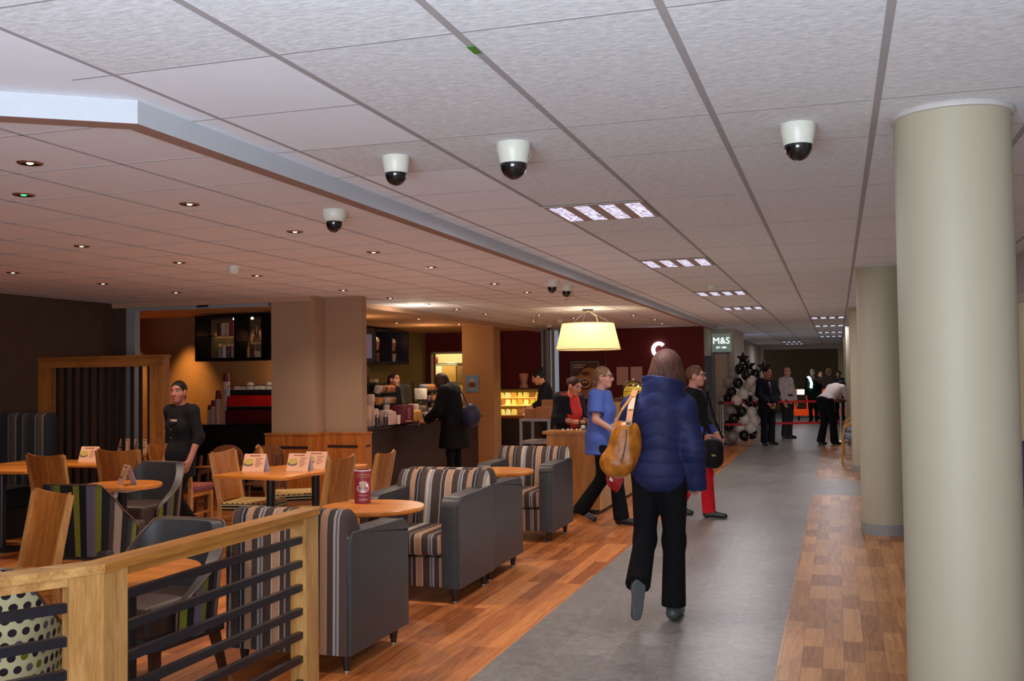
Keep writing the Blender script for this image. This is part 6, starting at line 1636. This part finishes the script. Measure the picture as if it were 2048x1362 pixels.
# lady in red behind the desk
J = skel(.90, hd=(.0, .075, 1.555), nk=(0, .02, 1.42), elR=(.23, .02, 1.13), wrR=(.10, .25, 1.11), elL=(-.22, .04, 1.12), wrL=(-.03, .29, 1.12))
lean(J, .10)
person('lady with a coral red top and black jacket looking down behind the oak desk', (-3.02, 11.56, 0), -PI / 2 - .5, J, .90, 1.05, True, (196, 128, 98), ('bun', (58, 30, 22)), look=(0, .9, -.45), hup=(0, .35, .95),
    top=dict(name='top', c=(206, 58, 48), t=.014, sleeve=.2, hem=.12), coat=dict(name='jacket', c=(24, 22, 28), t=.018, hem=.16, sleeve=.72, open=(.95, .11, .085)), legs=dict(c=(16, 15, 18)), res=.0085,
    hands={'R': dict(d=(-.6, .7, .05), n=(-.3, -.3, -.9), curl=.5), 'L': dict(d=(.3, .8, .0), n=(.2, -.2, .9), curl=.6)})

# barista with a bun behind the trolley
J = skel(.97, hd=(0, .07, 1.56), elR=(.22, .06, 1.14), wrR=(.17, .30, 1.08), elL=(-.22, .1, 1.14), wrL=(-.16, .34, 1.06)); lean(J, .16)
person('barista in black with a high bun bending over the lit food display', (-4.42, 15.75, 0), PI / 2 + .25, J, .97, 1.0, True, (206, 140, 100), ('topbun', (22, 16, 16)), look=(0, .85, -.5), hup=(0, .45, .9),
    top=dict(name='shirt', c=(18, 17, 20), t=.016, hem=.18, sleeve=.75, hemr=.16), legs=dict(c=(18, 17, 20)), res=.011)
# smiling barista
J = skel(.95, hd=(.02, .05, 1.575), elR=(.23, .04, 1.12), wrR=(.12, .26, 1.0), elL=(-.23, .04, 1.12), wrL=(-.10, .26, 1.0)); lean(J, .08)
person('smiling barista in black behind the front coffee counter', (-6.50, 14.2, 0), -PI / 2 - .1, J, .95, 1.0, True, (214, 140, 104), ('low', (48, 26, 20)), look=(.15, 1, -.12),
    top=dict(name='shirt', c=(20, 20, 26), t=.016, hem=.18, sleeve=.75, hemr=.16, collar=(.05, .062, .06)), legs=dict(c=(18, 17, 20)), res=.0095, lips=(190, 110, 100))
# barista half hidden by the pillar
J = skel(1.0); person('barista in black mostly hidden behind the square pillar', (-6.46, 13.25, 0), PI, J, 1.0, 1.0, True, (206, 140, 104), ('long', (70, 36, 22)), top=dict(name='shirt', c=(18, 18, 22), hem=.18, sleeve=.7, hemr=.16), legs=dict(c=(18, 17, 20)), res=.013)
# customer in black coat
J = skel(.955, hd=(.0, .10, 1.55), elR=(.23, .10, 1.13), wrR=(.14, .36, 1.05), elL=(-.23, .10, 1.13), wrL=(-.16, .38, 1.02), anL=(-.08, .02, .085), anR=(.08, -.05, .085), toeL=(-.09, .18, .03), toeR=(.09, .12, .03)); lean(J, .20)
person('customer in a long black coat leaning on the front coffee counter', (-5.10, 13.3, 0), PI / 2 - .12, J, .955, 1.1, True, (196, 120, 90), ('bob', (50, 22, 16)), look=(.1, .9, -.35), hup=(0, .3, .95),
    coat=dict(name='coat', c=(14, 12, 14), t=.026, hem=.36, hemr=.20, fwd=0.0, sleeve=.95, collar=(.04, .075, .07)), legs=dict(c=(16, 14, 16), t=.006, flare=.0), shoes=(20, 18, 20), res=.0095, hands={'L': dict(d=(0, 1, -.1), n=(.3, 0, -.9), curl=.5), 'R': dict(d=(0, 1, -.1), n=(-.3, 0, -.9), curl=.5)})
t = thing('shoulder_bag', 'dark navy bag on the back of the customer in the black coat', 'bag', (-4.80, 13.16, .90), .2); F = Field((-.25, -.2, -.15), (.25, .2, .40), .012); F.ell((0, 0, .08), np.eye(3), (.13, .11, .17), 0); V, Q = F.mesh(); np_obj('body', [(V, Q, 0)], [pm('bag_navy', (22, 22, 50), .6)], t); MB().tube([(-.02, -.08, .20), (-.1, -.04, .36), (-.16, 0, .46)], .010, 6).build('strap', pm('bag_navy', (22, 22, 50)), t, 60)

# the group at the barrier
J = skel(.965, elR=(.24, .03, 1.12), wrR=(.09, .20, .90), elL=(-.24, .03, 1.12), wrL=(-.05, .21, .89), anR=(.12, .04, .085), toeR=(.17, .20, .03), anL=(-.11, -.04, .085), toeL=(-.16, .11, .03))
person('man in a dark suit with a purple tie standing beside the balloon column', (-1.42, 22.15, 0), -PI + .65, J, .965, 1.12, False, (176, 112, 88), ('short', (26, 20, 18)), look=(-.2, 1, 0),
    top=dict(name='shirt', c=(196, 186, 190), t=.008, sleeve=.9), coat=dict(name='jacket', c=(18, 18, 26), t=.018, hem=.20, hemr=.17, sleeve=.96, open=(.5, .055, .015)), legs=dict(c=(18, 18, 24), t=.018, flare=.025), shoes=(18, 16, 18), tie=(70, 30, 60), res=.0105)
J = skel(.97, elR=(.24, -.01, 1.12), wrR=(.24, .10, .88), elL=(-.24, .02, 1.12), wrL=(-.20, .12, .88))
root, P, R = person('balding man in a pale shirt with an identity card behind the red tape', (-1.13, 24.5, 0), -PI + 1.0, J, .97, 1.15, False, (190, 132, 104), ('bald', (70, 50, 36)), look=(.25, 1, -.1),
    top=dict(name='shirt', c=(176, 160, 156), t=.020, hem=.10, sleeve=.95, collar=(.05, .068, .062)), legs=dict(c=(34, 32, 38), t=.016, flare=.022), shoes=(22, 18, 18), res=.0105)
Rf = frame(J); b = J['pel'] + Rf[2] * .24 + Rf[1] * .15; MB().rbox(-.03, .03, -.003, .003, -.04, .04, .002).build('identity_card', pm('card_white', (206, 200, 200), .5), root, None, tuple(b))
MB().lathe([(.15, -.02), (.15, .02)], 24, (J['pel'][0], J['pel'][1], J['pel'][2] + .10), closed=False).build('belt', M_BLACK, root, 60)
# bending man
J = skel(.97, pel=(0, -.05, .95), hipL=(-.085, -.05, .92), hipR=(.085, -.05, .92), anL=(-.10, -.10, .085), toeL=(-.12, .06, .03), anR=(.10, .10, .085), toeR=(.12, .27, .03), knR=(.095, .08, .5))
lean(J, .80); J['hd'] = J['nk'] + np.array((0, .13, .02)); 
for s, sx in (('L', -1), ('R', 1)): J['el' + s] = J['sh' + s] + np.array((.03 * sx, .16, -.24)); J['wr' + s] = J['el' + s] + np.array((-.04 * sx, .24, -.02))
person('man in a white shirt and black trousers bending forward beside the round columns', (-.22, 22.3, 0), -.75, J, .97, 1.15, False, (120, 76, 58), ('short', (20, 16, 16)), look=(0, 1, -.6), hup=(0, .6, .8),
    top=dict(name='shirt', c=(206, 188, 184), t=.022, hem=.04, sleeve=.93, tilt=True), legs=dict(c=(16, 16, 20), t=.02, flare=.03), shoes=(20, 18, 18), res=.0105)
# far group
def far(label, x, y, rz, S, c, hairc, hs, skin=(190, 140, 118), female=False, **kw):
    J = skel(S, **kw); return person(label, (x, y, 0), rz, J, S, 1.12, female, skin, (hs, hairc), top=dict(name='jacket', c=c, t=.03, hem=.18, hemr=.17, sleeve=.95), legs=dict(c=(30, 30, 34)), res=.014)
r0, P, R = far('white haired person with a glowing high visibility band at the far barrier', -.72, 33.0, .35, .955, (26, 44, 36), (206, 196, 190), 'short', female=False)
F_ = [(-.165, -.03, 1.40), (-.15, -.15, 1.36), (-.10, -.165, 1.2), (-.12, -.165, 1.05)]
g = MB()
for i in range(3): g.bar(F_[i], F_[i + 1], .075, .02, up=(0, -1, 0))
g.build('reflective_band', glow('band_glow_cyan', (220, 255, 250), 2.4), r0)  # the band's reflection is put in as emission
far('balding man in a grey jacket with his arm raised at the far barrier', -.22, 32.3, .9, .975, (92, 84, 70), (170, 130, 90), 'bald', elL=(-.35, .10, 1.30), wrL=(-.30, .33, 1.38), elR=(.25, 0, 1.12))
far('person with light brown hair facing the far group', -.50, 34.7, PI, .91, (70, 40, 36), (120, 88, 60), 'bob', female=True)
far('man in a dark navy coat at the far right beside the column', .06, 33.6, PI - .3, .92, (22, 26, 46), (40, 30, 26), 'short')
# ------------------------------------------------------------------ light
def area(name, loc, rot, sx, sy, e, c):
    l = bpy.data.lights.new(name, 'AREA'); l.shape = 'RECTANGLE'; l.size = sx; l.size_y = sy; l.energy = e; l.color = c
    o = bpy.data.objects.new(name, l); col.objects.link(o); o.location = loc; o.rotation_euler = rot; return o
def point(name, loc, e, c, r=.08):
    l = bpy.data.lights.new(name, 'POINT'); l.energy = e; l.color = c; l.shadow_soft_size = r
    o = bpy.data.objects.new(name, l); col.objects.link(o); o.location = loc; return o
def spot(name, loc, tgt, e, c, ang, blend=.5, r=.05):
    l = bpy.data.lights.new(name, 'SPOT'); l.energy = e; l.color = c; l.spot_size = math.radians(ang); l.spot_blend = blend; l.shadow_soft_size = r
    o = bpy.data.objects.new(name, l); col.objects.link(o); o.location = loc
    o.rotation_euler = (Vector(tgt) - Vector(loc)).to_track_quat('-Z', 'Y').to_euler(); return o
W = bpy.data.worlds.new('World'); bpy.context.scene.world = W; W.use_nodes = True
bg = W.node_tree.nodes['Background']; bg.inputs[0].default_value = (.55, .62, .78, 1); bg.inputs[1].default_value = .35
WARM = (1.0, .62, .34); WARM2 = (1.0, .82, .64); COOL = (.80, .88, 1.0); FL = (.98, .95, 1.0)
# entrance daylight behind the camera
area('entrance_daylight', (-.6, -1.6, 1.3), (math.radians(112), 0, 0), 3.2, 1.8, 150, COOL)
area('near_ceiling_fill', (-.7, -.5, 1.25), (math.radians(158), 0, math.radians(12)), .9, .6, 150, (.74, .86, 1.0))  # added upward lamp behind the camera, brightens the near ceiling
# camera flash
spot('camera_flash', (.0, .03, 1.62), (-1.3, 4.5, 2.35), 80, (.9, .94, 1.0), 115, .9, .05)
for (x, y, e) in ((-1.335, 6.05, 30), (-1.335, 9.07, 30), (-1.335, 12.7, 30), (-1.335, 15.7, 30), (-.135, 19.1, 13), (-.135, 22.4, 13), (-.135, 26.0, 13), (-.135, 28.9, 13), (-1.335, 34, 22)):
    area('panel_light', (x, y, H - .03), (0, 0, 0), .55, .55, e, FL)
# added upward fill lamps just above the floor, to brighten the ceilings
for (x, y, sx, sy, e) in ((-1.0, 9.5, 1.2, 5, 9), (-1.0, 16, 1.2, 6, 10), (-.9, 25, 1.2, 8, 10), (-4.3, 8.5, 3, 5, 14), (-4.0, 14.5, 1.5, 4, 6)):
    area('upward_fill', (x, y, .03), (PI, 0, 0), sx, sy, e, (1.0, .90, .82))
# cafe downlights
for (x, y) in ((-3.48, 6.1), (-3.48, 8.53), (-3.48, 11.5), (-5.28, 7.3), (-5.28, 9.8), (-5.28, 13.9), (-3.49, 3.73), (-7.1, 7.4), (-4.2, 17.5)):
    spot('downlight_beam', (x, y, H - .03), (x, y, 0), 95, WARM2, 140, 1.0, .04)
point('pendant_light', (-3.50, 14.80, 2.14), 18, (1.0, .86, .66), .06)
# counter area
for (x, y, e) in ((-7.2, 14.5, 10), (-7.2, 17.5, 10)): point('counter_light', (x, y, 2.1), e, WARM, .1)
for x in (-10.5, -9.42): spot('wall_wash', (x, 13.02, 2.45), (x, 13.14, 1.0), 190, (1.0, .56, .18), 66, 1.0, .05)
for x in (-8.85, -8.62, -8.22, -7.95): spot('cabinet_spot', (x, 13.06, 2.385), (x + .12, 13.18, 1.8), 9, WARM, 80, .8, .02)
spot('counter_spot', (-7.1, 11.6, 2.40), (-7.1, 12.3, 1.3), 10, WARM2, 60, .7)
for y in (14.9, 17.5, 18.4): spot('cabinet_spot', (-8.3, y, 2.36), (-8.45, y, 1.8), 16, WARM, 70, .6, .02)
point('strip_light', (-7.7, 13.0, 1.68), 6, WARM, .05)
point('kitchen_light', (-8.7, 21.5, 2.3), 40, (1.0, .88, .55), .1)
point('display_light', (-5.5, 16.45, 1.28), 2.0, (1.0, .78, .35), .05)
point('dome_light', (-2.48, 12.85, 1.6), 1.5, (1.0, .72, .3), .05)
point('counter_front_fill', (-5.5, 12.9, 2.25), 13, WARM2, .1)  # added fill lamp that brightens the things on the front counter
